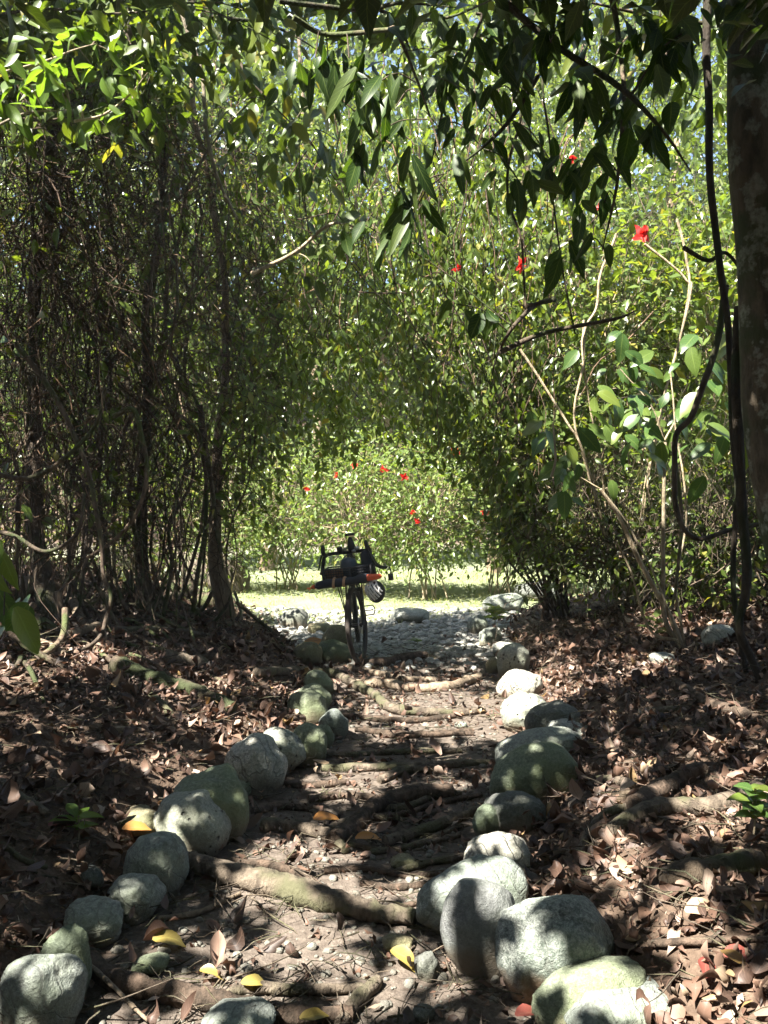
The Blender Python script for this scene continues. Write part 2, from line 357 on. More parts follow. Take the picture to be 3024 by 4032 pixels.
# ------------------------------------------------------------------ ground sheet
def axis_vals(lo, hi, step, far):
    a = list(np.arange(lo, hi+step/2, step)); s = step; x = hi
    while x < far: s *= 1.35; x += s; a.append(x)
    s = step; x = lo
    while x > -far: s *= 1.35; x -= s; a.insert(0, x)
    return np.array(a)
gx = axis_vals(-4.5, 5., .05, 500); gy = axis_vals(1.6, 12, .05, 500)
X, Y = np.meshgrid(gx, gy); Z = hgt(X, Y)
xl, xr = edges(Y)
pth = sst((X-xl)/.35+.3)*sst((xr-X)/.35+.3)*(1-sst((Y-30)/10))
gv = sst((Y-8.1+.4*vn2(X*1.5, Y*1.5, 9))/1.2)*pth
gr = sst((Y-10.2-.25*X*(X < 0)+1.1*vn2(X*.9, Y*.9, 5))/.8)
gr = np.maximum(gr, sst((Y-11.2)/1.)*(pth < .3))*(1-sst((Y-19)/4)); gv = gv*(1-sst((Y-19)/4)); pth = pth*(1-sst((Y-19)/4))
nx, ny = len(gx), len(gy); ii = (np.arange(ny-1)[:, None]*nx+np.arange(nx-1)[None]).ravel()
mb = MB(); mb.add(np.stack([X, Y, Z], -1).reshape(-1, 3), np.stack([ii, ii+1, ii+nx+1, ii+nx], -1), np.stack([pth, gv, gr], -1).reshape(-1, 3))
tag(mb.build('ground', M['ground']), 'brown forest soil with a worn path leading to a sunny gravel clearing', kind='structure')
# ------------------------------------------------------------------ stones
def stone_mesh(name, rx, ry, rz, seed, mat, sub=4, lump=.16, yaw=0., tilt=0.):
    bm = bmesh.new(); bmesh.ops.create_icosphere(bm, subdivisions=sub, radius=1)
    p = np.array([v.co[:] for v in bm.verts]); s = seed*3.17
    e = .82; q = np.sign(p)*np.abs(p)**e; q /= np.linalg.norm(q, axis=1)[:, None]**.55
    f = 1+lump*vn3(p*1.25+s)+lump*.5*vn3(p*2.4+s+9)+lump*.2*vn3(p*5+s+4)+lump*.10*vn3(p*11+s)+lump*.05*vn3(p*24+s)
    q = q*f[:, None]; rs_ = np.random.default_rng(seed+100)
    for _ in range(6):
        nn = rs_.normal(size=3); nn /= np.linalg.norm(nn); dd = rs_.uniform(.68, .95); ov = q@nn-dd
        q = q-np.where(ov > 0, ov*.5, 0)[:, None]*nn
    q *= (1+lump*.10*vn3(p*9+s+2)+lump*.07*vn3(p*21+s))[:, None]; q /= np.abs(q).max(0)[None]
    q *= np.array([rx, ry, rz])
    E = np.array(Euler((0, tilt, yaw)).to_matrix()); q = q@E.T
    for v, c in zip(bm.verts, q): v.co = c
    for f_ in bm.faces: f_.smooth = True
    me = bpy.data.meshes.new(name); bm.to_mesh(me); bm.free(); me.materials.append(mat)
    return me, float(-q[:, 2].min())
STONES = []
def stone(px, py, wpx, hpx, mat, label, name='boulder', cat='stone', group='river stones lining the path', lump=.16, yaw=None, tilt=0., sink=.6, dep=.92, dy=0.):
    """px,py = centre in the photograph, wpx/hpx its seen extent."""
    wpx *= 1.07; hpx *= 1.09; d = ray(px, py); z = .12
    for _ in range(30):
        t = (z-CAMZ)/d[2]; D = d[1]*t; sc = FPX/D
        rx = wpx/2/sc; al = math.atan2(CAMZ-z, D); ry = rx*dep
        rz2 = ((hpx/2/sc)**2-(ry*math.sin(al))**2)/math.cos(al)**2
        rz = max(math.sqrt(max(rz2, 0)), .42*rx)
        z = .5*z+.5*(hg(d[0]*t, d[1]*t)+sink*rz)
    seed = len(STONES)+1; random.seed(seed)
    yaw_ = random.uniform(-.35, .35) if yaw is None else yaw
    me, low = stone_mesh(name, rx, ry, rz, seed, M[mat], 5 if wpx > 170 else 4, lump, yaw_, tilt)
    o = bpy.data.objects.new(name, me); COL.objects.link(o); o.location = (d[0]*t, d[1]*t+dy, z-(CAMZ-z)/D*0)
    tag(o, label, cat, group); STONES.append((o, rx, ry, rz)); return o
k = .9114
def LS(cx, cy, w_, h_, *a, **kw): return stone(cx*k, 2400+cy*k, w_*k, h_*k, *a, **kw)
def RS(cx, cy, w_, h_, *a, **kw): return stone(1512+cx*k, 2400+cy*k, w_*k, h_*k, *a, **kw)
LS(170, 1690, 330, 400, 'st_grey', 'large grey stone in the bottom left corner half buried in leaves')
LS(285, 1560, 210, 335, 'st_green', 'tall green tinged stone behind the corner stone on the left')
LS(400, 1355, 285, 220, 'st_grey', 'grey green wrinkled stone touching the thick lowest root', lump=.24)
LS(590, 1250, 245, 212, 'st_grey', 'rounded grey stone with a dark creased face beside a pale stick')
LS(688, 1108, 292, 290, 'st_grey', 'round grey stone at the left end of the long thick root')
LS(400, 1160, 100, 105, 'st_dark', 'small dark mossy stone sunk in litter behind the round grey stones', group=None)
LS(600, 920, 180, 120, 'st_brown', 'small flat brown stone behind the big pitted stone')
LS(830, 920, 335, 285, 'st_pit', 'big pitted pale stone leaning on a greenish boulder')
LS(925, 855, 350, 325, 'st_green', 'big greenish boulder directly behind the big pitted stone')
LS(1015, 785, 135, 115, 'st_green', 'small bright green stone wedged beside the cracked white boulder')
LS(1105, 692, 262, 285, 'st_pale', 'cracked whitish boulder with a dry leaf at its foot')
LS(1208, 618, 220, 200, 'st_pit', 'pitted greenish stone behind the cracked whitish boulder')
LS(1332, 595, 178, 195, 'st_green', 'mossy egg shaped stone halfway along the left row')
LS(1392, 555, 100, 115, 'st_green', 'smaller mossy stone tucked behind the egg shaped one')
LS(1330, 435, 172, 165, 'st_green', 'moss green stone with streaks of sun on its top')
LS(1440, 505, 125, 150, 'st_grey', 'narrow stone leaning over the path edge')
LS(1352, 392, 155, 130, 'st_green', 'low mossy stone between two others on the left row')
LS(1370, 325, 142, 122, 'st_green', 'mossy round stone just below the forked crossing root')
LS(1335, 195, 132, 118, 'st_brown', 'brownish round stone with a sunlit green top near the bicycle')
LS(1448, 192, 150, 108, 'st_green', 'flat green sloping stone with sun stripes before the front wheel', tilt=.35)
LS(1455, 135, 145, 135, 'st_brown', 'upright brown stone right beside the front wheel')
LS(1380, 85, 105, 55, 'st_brown', 'low brown stone on the bank edge behind the upright brown stone')
LS(1270, 45, 130, 95, 'st_dark', 'dark mound shaped stone at the mouth of the path on the left')
LS(655, 1528, 158, 90, 'st_green', 'small smooth greenish stone lying on the path above the lowest root', group=None)
LS(1020, 1790, 320, 95, 'st_grey', 'flat grey stone sunk in the path at the very bottom', group=None)
RS(1010, 1740, 460, 200, 'st_grey', 'wrinkled grey stone at the bottom edge nearest the viewer', yaw=.1, lump=.22)
RS(880, 1672, 520, 265, 'st_green', 'long yellow green stone lying between the wrinkled one and the largest boulder', tilt=-.25, lump=.12, dep=.55)
RS(738, 1462, 520, 440, 'st_dirt', 'largest grey boulder with a reddish soil stained base', lump=.15, dep=.8, yaw=.15)
RS(430, 1412, 345, 415, 'st_egg', 'egg shaped smooth grey boulder left of the largest boulder', tilt=-.2, lump=.08, dep=.8, dy=.03)
RS(395, 1310, 500, 330, 'st_grey', 'long pale grey boulder sloping down to the path behind the egg shaped one', tilt=-.42, lump=.1, dep=.5, dy=.1)
RS(492, 1080, 285, 232, 'st_pale', 'whitish rounded stone with shadow stripes and leaves against its back')
RS(560, 880, 262, 190, 'st_dark', 'dark charcoal stone with leaf litter on its right shoulder')
RS(440, 925, 120, 150, 'st_green', 'narrow green stone peeping out behind the dark charcoal stone')
RS(640, 725, 390, 275, 'st_green', 'broad smooth green boulder in the middle of the right row', tilt=-.3, lump=.1, dep=.7)
RS(672, 625, 385, 190, 'st_grey', 'broad grey green boulder just behind the smooth green one', tilt=-.2, lump=.1, dep=.6, dy=.06)
RS(800, 525, 195, 85, 'st_pale', 'flat pale stone under the dark oval stone')
RS(730, 485, 235, 160, 'st_dark', 'dark oval stone next to the white pitted boulder')
RS(608, 455, 230, 192, 'st_pit', 'white pitted boulder with sun stripes on the right row')
RS(585, 335, 190, 150, 'st_pale', 'sunlit whitish stone with a thin root over it')
RS(558, 240, 138, 180, 'st_pit', 'upright pale stone with dark pits at the bend of the right row')
RS(530, 165, 115, 52, 'st_pale', 'flat pale stone atop the bank behind the upright pitted one')
RS(470, 245, 64, 74, 'st_brown', 'small brown stone at the foot of the upright pale stone')
RS(455, 125, 108, 92, 'st_grey', 'bluish grey stone behind the leafy seedling')
RS(405, 70, 85, 90, 'st_grey', 'small bluish stone at the far end of the right row')
RS(505, -25, 185, 85, 'st_grey', 'long bluish grey stone at the head of the right row', tilt=-.15)
RS(675, -75, 200, 95, 'st_dark', 'dark shaded rock under the bushes at the path mouth', group=None)
RS(1450, 120, 150, 110, 'st_pale', 'pale angular rock on the right bank by the sapling', group=None)
RS(1200, 215, 110, 60, 'st_pale', 'low pale rock in front of the sapling foot', group=None)
RS(190, 1545, 112, 130, 'st_dark', 'small dark angular stone at the foot of the long pale boulder', group=None, lump=.25)
RS(60, 1442, 130, 85, 'st_brown', 'flat brown stone on the path left of the long pale boulder', group=None)
RS(325, 1215, 110, 62, 'st_brown', 'low tan stone between two pale boulders at the path edge', group=None)
RS(170, 1745, 95, 75, 'st_dark', 'small blackish stone near the bottom left of the largest boulder', group=None)
RS(80, 1090, 110, 70, 'st_brown', 'small mossy brown stone on the path among roots', group=None)
RS(335, 500, 55, 32, 'st_grey', 'small bluish cobble on the path below the white pitted boulder', group=None)
stone(1610, 2425, 150, 50, 'st_pale', 'flat pale slab lying in the sunny grass beyond the bicycle', group=None)
# ------------------------------------------------------------------ roots
ROOTP = []
def root(P, rpx, label, mat='root', sc=(k, 0., 2400.), name='tree_root', cat='root', taper=.75, sink=.75, rs=.3, group='roots crossing the path'):
    pts = []; rad = []
    for i, (x, y) in enumerate(P):
        g0 = gnd(sc[1]+x*sc[0], sc[2]+y*sc[0]); r = 1.12*rpx*sc[0]/FPX*g0[1]
        g1 = gnd(sc[1]+x*sc[0], sc[2]+y*sc[0], r*sink); pts.append(g1); rad.append(r)
    pts = spl(pts, 9); n = len(pts); sd = abs(hash(label)) % 97; sd = sum(map(ord, label)) % 97
    pts = wob(pts, np.mean(rad)*rs, sd, 5.)
    rr = np.interp(np.linspace(0, 1, n), np.linspace(0, 1, len(rad)), rad)*(1+.2*vn2(np.arange(n)*.6, np.zeros(n), sd))
    rr = rr*np.interp(np.linspace(0, 1, n), [0, .08, .7, 1], [.9, 1, 1, taper])
    mb = MB(); mb.tube(pts, rr, 10, rnd=.5)
    ROOTP.append(np.concatenate([pts[:, :2], rr[:, None]], 1))
    v = mb.v[0]; v += (np.mean(rad)*(.15*vn3(v*24)+.10*vn3(v*60+9))[:, None]*np.array([1, 1, 1])).astype(np.float32)
    return tag(mb.build(name, M[mat]), label, cat, group)
LC = (k, 0., 2400.); RC = (k, 1512., 2400.); C1 = (.7233, 900., 1950.)
root([(320, 1460), (450, 1570), (640, 1640), (900, 1685), (1100, 1725), (1300, 1750), (1520, 1745)], 42, 'thick smooth brown root lowest across the path', 'rootdark', LC)
root([(965, 1740), (990, 1665), (1080, 1640), (1300, 1650), (1570, 1640)], 24, 'pale bent root looping over the lowest thick root', 'root', LC)
root([(1470, 1790), (1545, 1690), (1640, 1600)], 30, 'short tan root slanting up at the right end of the lowest root', 'root', LC)
root([(820, 1085), (1000, 1140), (1200, 1190), (1400, 1245), (1600, 1300), (1790, 1330)], 46, 'long thick straight root from the round grey stone across the path', 'root', LC, taper=.6)
root([(950, 1090), (1150, 1100), (1300, 1140), (1400, 1200)], 16, 'thin dark root running just above the long thick root', 'rootdark', LC)
root([(1090, 875), (1200, 848), (1350, 858), (1460, 905)], 16, 'thin dark root beside the greenish boulder', 'rootdark', LC)
root([(1130, 930), (1250, 935), (1400, 970), (1490, 1035)], 27, 'knobbly pale root below the thin dark one', 'root', LC)
root([(1430, 1000), (1530, 920), (1640, 840), (1800, 790), (1960, 785)], 33, 'arched dark root rising to the right in mid path', 'rootdark', LC)
root([(480, 235), (650, 290), (800, 335), (1010, 425)], 30, 'mossy root sloping down the left bank', 'trunkd', LC, group=None)
root([(600, 335), (680, 390), (745, 465)], 16, 'short crooked root hanging on the left bank', 'root', LC, group=None)
root([(390, 505), (530, 522), (610, 520)], 13, 'short pale root in the leaves of the left bank', 'rootpale', LC, group=None)
root([(700, 200), (800, 225), (900, 240)], 26, 'short tan log stub on the left bank', 'root', LC, group=None, name='log', cat='log')
root([(150, 965), (420, 955), (560, 970), (690, 1030), (790, 1090), (870, 1150), (1000, 1176), (1200, 1182), (1400, 1168)], 23, 'long forked root bending across the far path', 'root', C1)
root([(700, 1022), (850, 1028), (1000, 1050), (1200, 1040), (1330, 1000), (1380, 965)], 23, 'sunlit root lying across the far path above the forked one', 'rootpale', C1)
root([(655, 935), (800, 970), (950, 998), (1130, 1000)], 15, 'thin sunlit root just below the bicycle', 'rootpale', C1)
root([(735, 912), (850, 908), (950, 888), (1070, 868)], 23, 'dark stubby root right of the front wheel', 'rootdark', C1)
root([(690, 1275), (850, 1290), (1050, 1302), (1330, 1280)], 15, 'straight dark root across the path below the sunny patch', 'rootdark', C1)
root([(1390, 685), (1659, 680), (1900, 672), (2140, 655)], 17, 'long thin root across the path by the broad green boulder', 'root', LC)
root([(1640, 735), (1750, 695), (1890, 690)], 19, 'short humped root under the long thin one', 'root', LC)
root([(0, 1005), (150, 962), (300, 905), (445, 850)], 23, 'slanting root running up to the dark charcoal stone', 'root', RC)
root([(50, 1135), (200, 1092), (365, 1068)], 16, 'slim root ending at the whitish striped stone', 'root', RC)
root([(-60, 905), (100, 880), (260, 830), (420, 800)], 13, 'slim dark root near the narrow green stone', 'rootdark', RC)
root([(-20, 545), (200, 542), (390, 535)], 11, 'thin root beside the small bluish cobble', 'rootdark', RC)
root([(-60, 1050), (120, 1020), (330, 975)], 12, 'slim brown root in mid path below the slanting root', 'root', RC)
root([(-100, 1180), (60, 1200), (260, 1170)], 14, 'half buried root left of the long pale boulder', 'rootdark', RC)
for P_, r_, l_ in [([(-20, 860), (110, 850), (260, 785), (330, 800)], 14, 'thin grey root branching below the humped root'), ([(-330, 820), (-180, 800), (-20, 815), (120, 800)], 15, 'brown root before the arched dark root'),
                   ([(-150, 1015), (20, 1040), (180, 1000), (340, 930)], 12, 'thin root just beneath the slanting root'), ([(-420, 610), (-200, 625), (60, 615), (330, 610)], 12, 'thin straight root two steps beyond the broad green boulder'),
                   ([(-260, 1130), (-80, 1120), (120, 1150), (300, 1130)], 13, 'thin root above the long pale boulder'), ([(-440, 470), (-200, 462), (80, 480), (330, 455)], 13, 'tan root before the sunlit far roots'),
                   ([(-520, 740), (-330, 760), (-150, 745)], 13, 'short root at the foot of the cracked whitish boulder'), ([(-250, 950), (-120, 900), (0, 895)], 14, 'short dark root under the arched dark root'),
                   ([(-100, 1320), (40, 1290), (140, 1265)], 15, 'short root ending at the long pale boulder')]:
    root(P_, r_, l_, 'rootdark' if r_ % 2 else 'root', RC)
root([(845, 1065), (890, 960), (965, 880), (1070, 848)], 19, 'curved grey root on the right bank', 'root', RC, group=None)
root([(975, 965), (1100, 890), (1250, 858), (1420, 850), (1560, 800), (1680, 740)], 34, 'stout tan root emerging from the trunk on the right bank', 'root', RC, group=None)
root([(1205, 1165), (1400, 1122), (1560, 1102), (1655, 1095)], 48, 'thick mossy log lying in leaves on the right', 'trunkd', RC, name='log', cat='log', group=None)
root([(1075, 855), (1200, 780), (1300, 720), (1380, 688)], 36, 'rotten blackish log on the right bank', 'rootdark', RC, name='log', cat='log', group=None)
root([(1145, 1440), (1400, 1432), (1700, 1420)], 16, 'straight dark stick pointing at the largest boulder', 'rootdark', RC, name='stick', cat='stick', group=None, rs=.2, sink=1.5)
root([(1255, 325), (1400, 400), (1550, 452), (1690, 500)], 20, 'dark fallen branch at the foot of the right liana', 'rootdark', RC, name='fallen_branch', cat='branch', group=None)
root([(1100, 442), (1280, 425)], 13, 'short grey stick on the right bank', 'root', RC, name='stick', cat='stick', group=None)
root([(985, 805), (1135, 800)], 22, 'short pale peeled log in the leaves on the right', 'rootpale', RC, name='log', cat='log', group=None)
root([(925, 748), (1035, 745)], 22, 'short mossy log piece beside the broad green boulder', 'root', RC, name='log', cat='log', group=None)
root([(680, 1338), (850, 1312), (1035, 1228)], 11, 'pale slim stick under the long thick root', 'rootpale', LC, name='stick', cat='stick', group=None, rs=.2, sink=1)
root([(330, 1480), (460, 1600), (640, 1775)], 9, 'thin grey stick slanting over the lowest root', 'rootpale', LC, name='stick', cat='stick', group=None, rs=.2, sink=7)
root([(-30, 740), (100, 825), (205, 880)], 21, 'broken grey branch at the left edge', 'root', LC, name='fallen_branch', cat='branch', group=None)
root([(0, 1010), (100, 1080), (200, 1110)], 11, 'thin brown stick at the left edge above the green tinged stone', 'root', LC, name='stick', cat='stick', group=None)
root([(120, 500), (190, 620), (250, 760), (300, 860)], 15, 'dark crooked branch lying down the left slope', 'rootdark', LC, name='fallen_branch', cat='branch', group=None, sink=1)
# ------------------------------------------------------------------ leaf litter, twigs, pebbles, grass (nobody could count)
def scatter_view(n, y0, y1, margin=.9, pw=1.):
    u = RNG.random(n); y = (y0**(2-pw)+u*(y1**(2-pw)-y0**(2-pw)))**(1/(2-pw)) if pw != 2 else y0*(y1/y0)**u
    x = (RNG.random(n)-.5)*2*(.5*y*.916+margin); return x, y
def litter(n, y0, y1, keep, name, lab, lmin, lmax, nr=4, pw=1.):
    x, y = scatter_view(n, y0, y1, pw=pw); xl, xr = edges(y)
    off = (x > xl+.05) & (x < xr-.05); off2 = (y > 9.3)
    dens = np.where(off, keep*(.35+1.3*sst(vn2(x*1.6, y*1.6, 21)+.3)), 1.)*np.where(off2 & off, .12, 1)*np.where(y > 11, .15, 1)
    dens = dens*np.where(~off, sst(1.1+.9*vn2(x*.8, y*.8, 33)), 1)
    m = RNG.random(n) < dens
    for q in ROOTP:
        if len(q) < 4 or q[:, 2].mean() < .008: continue
        b = (x > q[:, 0].min()-.1) & (x < q[:, 0].max()+.1) & (y > q[:, 1].min()-.1) & (y < q[:, 1].max()+.1) & m
        i = np.where(b)[0]
        if len(i):
            dd = np.hypot(x[i, None]-q[None, :, 0], y[i, None]-q[None, :, 1])-q[None, :, 2]*1.15-(lmax-.04)*.3
            m[i[(dd.min(1) < 0) & (RNG.random(len(i)) < .93)]] = False
    x, y = x[m], y[m]; n = len(x)
    z = hgt(x, y)+RNG.random(n)**2*.05+.004
    az = RNG.random(n)*6.28; ti = RNG.normal(size=n)*.35
    ax = np.stack([np.cos(az)*np.cos(ti), np.sin(az)*np.cos(ti), np.sin(ti)+.08], -1)
    no = nrm(np.stack([RNG.normal(size=n)*.45, RNG.normal(size=n)*.45, np.where(RNG.random(n) < .5, 1., -1.)], -1))
    L = lmin+(lmax-lmin)*RNG.random(n)**1.6
    mb = MB(); leaves(mb, np.stack([x, y, z], -1), ax, no, L, L*(.38+.2*RNG.random(n)), RNG.normal(size=n)*1.6, RNG.normal(size=n)*.9, nr)
    q = mb.v[0]; q += (np.repeat(L, (nr+1)*3)[:, None]*.15*np.stack([vn3(q*26+i*5) for i in range(3)], -1)).astype(np.float32)
    return tag(mb.build(name, M['litter']), lab, kind='stuff')
litter(21000, 1.9, 7.5, .24, 'leaf_litter', 'brown dry leaves carpeting both banks', .03, .112, nr=5, pw=1.1)
litter(30000, 1.9, 8.5, .42, 'leaf_litter', 'crumbled leaf scraps between the larger dry leaves', .012, .045, nr=2, pw=1.1)
litter(15000, 4.5, 12, .16, 'leaf_litter', 'brown dry leaves farther along the banks', .04, .10, nr=3, pw=.8)
x, y = scatter_view(5200, 1.9, 10.5, pw=1.2); n = len(x)
mb = MB(); az = RNG.random(n)*6.28
twigs(mb, np.stack([x, y, hgt(x, y)+.012+.03*RNG.random(n)], -1), np.stack([np.cos(az), np.sin(az), RNG.normal(size=n)*.12], -1), .06+.3*RNG.random(n)**2, .0016+.003*RNG.random(n), 5, curv=.3)
tag(mb.build('twig_litter', M['root']), 'thin dry twigs strewn over the ground', kind='stuff')
# small roots/rootlets tangled on the left slope
def cubesphere():
    bm = bmesh.new(); bmesh.ops.create_cube(bm, size=2); bmesh.ops.subdivide_edges(bm, edges=bm.edges[:], cuts=1, use_grid_fill=True)
    v = nrm(np.array([q.co[:] for q in bm.verts])); f = np.array([[q.index for q in fc.verts] for fc in bm.faces]); bm.free(); return v, f
CSV, CSF = cubesphere()
def pebbles(x, y, rad, name, lab, mat, sink=.3):
    n = len(x); s = rad[:, None]*np.stack([.8+.5*RNG.random(n), .7+.4*RNG.random(n), .45+.35*RNG.random(n)], -1)
    V = CSV[None]*(1+.22*(RNG.random((n, len(CSV), 1))-.5))*s[:, None]
    a = RNG.random(n)*6.28; c, sn = np.cos(a)[:, None], np.sin(a)[:, None]
    V = np.stack([V[..., 0]*c-V[..., 1]*sn, V[..., 0]*sn+V[..., 1]*c, V[..., 2]], -1)
    V += np.stack([x, y, hgt(x, y)+s[:, 2]*sink], -1)[:, None]
    F = (np.arange(n)*len(CSV))[:, None, None]+CSF[None]
    mb = MB(); A = np.zeros((n, len(CSV), 3)); A[..., 2] = RNG.random(n)[:, None]
    mb.add(V.reshape(-1, 3), F.reshape(-1, 4), A); return tag(mb.build(name, M[mat]), lab, kind='stuff')
x, y = scatter_view(16000, 7.2, 11.5, pw=.8); xl, xr = edges(y); m = (x > xl-.1) & (x < xr+.15) & (RNG.random(len(x)) < sst((y-7.0)/1.2)*.9+.1)
x, y = x[m], y[m]; pebbles(x, y, .012+.045*RNG.random(len(x))**3, 'gravel', 'grey river gravel covering the path beyond the bicycle', 'st_gravel')
x, y = scatter_view(9000, 2., 7.6, pw=1.); xl, xr = edges(y); m = (x > xl) & (x < xr) & (vn2(x*1.2, y*1.2, 44) > -.25)
x, y = x[m], y[m]; pebbles(x, y, .005+.018*RNG.random(len(x))**3, 'pebbles', 'small pebbles trodden into the earth path', 'st_pebble')
x, y = scatter_view(26000, 9.5, 16, 2., pw=.6); xl, xr = edges(y); inp = (x > xl) & (x < xr)
m = (RNG.random(len(x)) < sst((y-10.2-.25*x*(x < 0)+1.1*vn2(x*.9, y*.9, 5))/.8)) & (vn2(x*1.7, y*1.7, 8) > -.45)
x, y = x[m], y[m]; n = len(x); mb = MB(); az = RNG.random(n)*6.28
leaves(mb, np.stack([x, y, hgt(x, y)], -1), np.stack([np.cos(az)*.5, np.sin(az)*.5, np.ones(n)], -1), np.stack([np.cos(az), np.sin(az), np.zeros(n)], -1)*-1, .05+.09*RNG.random(n), .009, 1.1, .1, 2)
tag(mb.build('grass', M['grass']), 'sunlit short grass in the clearing', kind='stuff')
# ------------------------------------------------------------------ single fallen leaves worth pointing at
def fallen(px, py, Lpx, az, mat, label, curl=.5, fold=.4):
    g0 = gnd(px, py, .045); L = Lpx/FPX*g0[1]; mb = MB()
    leaves(mb, g0[None], np.array([[math.cos(az), math.sin(az), .12]]), np.array([[.1, -.35, 1.]]), np.array([L]), np.array([L*.45]), np.array([curl]), np.array([fold]), 8)
    mb.v[0] += (.004*vn3(mb.v[0]*35)[:, None]).astype(np.float32)
    tag(mb.build('fallen_leaf', M[mat]), label, 'leaf', 'fallen leaves')
for a in [(600, 3695, 150, .1, 'leaf_yel', 'yellow leaf on the path below the pale slim stick'), (790, 3815, 110, -.4, 'leaf_yel', 'yellow green leaf near the small greenish path stone'),
          (950, 3870, 120, .3, 'leaf_yel', 'dull yellow leaf beside the pale bent root'), (1180, 4010, 120, .2, 'leaf_yel', 'green yellow leaf at the very bottom of the path'),
          (1540, 3740, 150, -.7, 'leaf_yel', 'yellow brown leaf left of the long pale boulder'), (1235, 3225, 120, .4, 'leaf_orange', 'orange leaf on the path above the knobbly root'),
          (1400, 3300, 110, .1, 'leaf_orange', 'orange leaf in front of the arched dark root'), (480, 3265, 120, .3, 'leaf_orange', 'orange leaf lying on the small flat brown stone'),
          (2700, 3590, 210, .2, 'leaf_tan', 'large pale tan leaf curled in the sun on the right'), (2780, 3850, 160, 1.2, 'leaf_red', 'dark red leaf in the lower right litter'),
          (2030, 4000, 150, .4, 'leaf_red', 'red brown leaf curled at the foot of the long yellow green stone'), (2850, 3760, 190, .1, 'leaf_red', 'reddish leaf under the straight dark stick'),
          (1030, 3120, 100, 1.9, 'leaf_tan', 'tan leaf propped against the cracked whitish boulder'), (2450, 3430, 210, 1.0, 'leaf_tan', 'long dull leaf standing in the litter behind the largest boulder'),
          (190, 3250, 130, .5, 'leaf_red', 'maroon leaf by the seedling on the left'), (1190, 2540, 130, .1, 'leaf_orange', 'brown orange leaf above the brownish stone near the bicycle')]:
    fallen(*a, curl=random.uniform(.3, 1.1), fold=random.uniform(.2, .7))
# ------------------------------------------------------------------ plants
def seedling(px, py, hpx, n, lpx, label, mat='leaf_bright', cat='seedling', name='seedling', w_=.42):
    g0 = gnd(px, py); s = g0[1]/FPX; h = hpx*s; L = lpx*s
    t = thing(name, None, label, cat); mb = MB(); top = g0+np.array([.01, 0, h])
    mb.tube(spl([g0-np.array([0, 0, .02]), g0+np.array([.012, 0, h*.5]), top]), [.005*max(1, h*4)]*7 if False else .004, 6); mb.build('stem', M['twigpale'], t)
    lb = MB(); az = np.arange(n)*2.4+.5; up = .2+.5*RNG.random(n); hh = h*(.45+.55*np.arange(1, n+1)/n)
    leaves(lb, g0+np.stack([0*az, 0*az, hh], -1), np.stack([np.cos(az), np.sin(az), up], -1), np.tile([0, -.25, 1.], (n, 1)), L*(.7+.5*RNG.random(n)), L*w_, .7, .3, 6)
    lb.build('leaves', M[mat], t)
seedling(300, 3330, 120, 7, 110, 'small green seedling in the leaves beside the small flat brown stone')
seedling(160, 4025, 60, 9, 75, 'bright green rosette seedling on the corner stone at the bottom left')
seedling(1945, 2490, 100, 16, 60, 'leafy seedling before the bluish stones on the right', 'leaf_hib')
seedling(2960, 3330, 230, 16, 95, 'dark leaved young plant at the right edge beside the stout tan root', 'leaf_big', w_=.6)
seedling(2580, 2560, 130, 9, 75, 'low green sprout in front of the sapling foot', 'leaf_hib')
seedling(1640, 2540, 22, 5, 35, 'tiny green sprout on the dark stubby root')
def flower(p, s, parent, face=None):
    mb = MB(); n = 9; az = RNG.random(n)*6.283
    f = np.array([RNG.normal()*.5, -.8, RNG.normal()*.4]); f = nrm(f); s = s*RNG.uniform(.7, 1.1); a = nrm(np.cross(f, [0, 0, 1.])); b = np.cross(a, f)
    ax = np.cos(az)[:, None]*a+np.sin(az)[:, None]*b+.45*f
    leaves(mb, np.tile(p, (n, 1)), ax+rdir(n)*.25, np.tile(f, (n, 1))+rdir(n)*.5, s*(.6+.6*RNG.random(n)), s*.5, RNG.normal(size=n)*.9, .4, 4, .8)
    mb.v[0] += (s*.12*vn3(mb.v[0]*60)[:, None]).astype(np.float32)
    mb.tube([p, p+f*s*1.2+np.array([0, 0, -s*.3])], [s*.06, s*.03], 5)
    return mb.build('flower', M['petal'], parent)
def clump_pts(n, c, r, nc, spread, shell=.55):
    """leaf positions in clumps filling an ellipsoid"""
    cc = rdir(nc)*(shell+(1-shell)*RNG.random((nc, 1))); cc = np.asarray(c)+cc*np.asarray(r)
    i = RNG.integers(0, nc, n); return cc[i]+RNG.normal(size=(n, 3))*spread*np.array([1, 1, .7]), cc
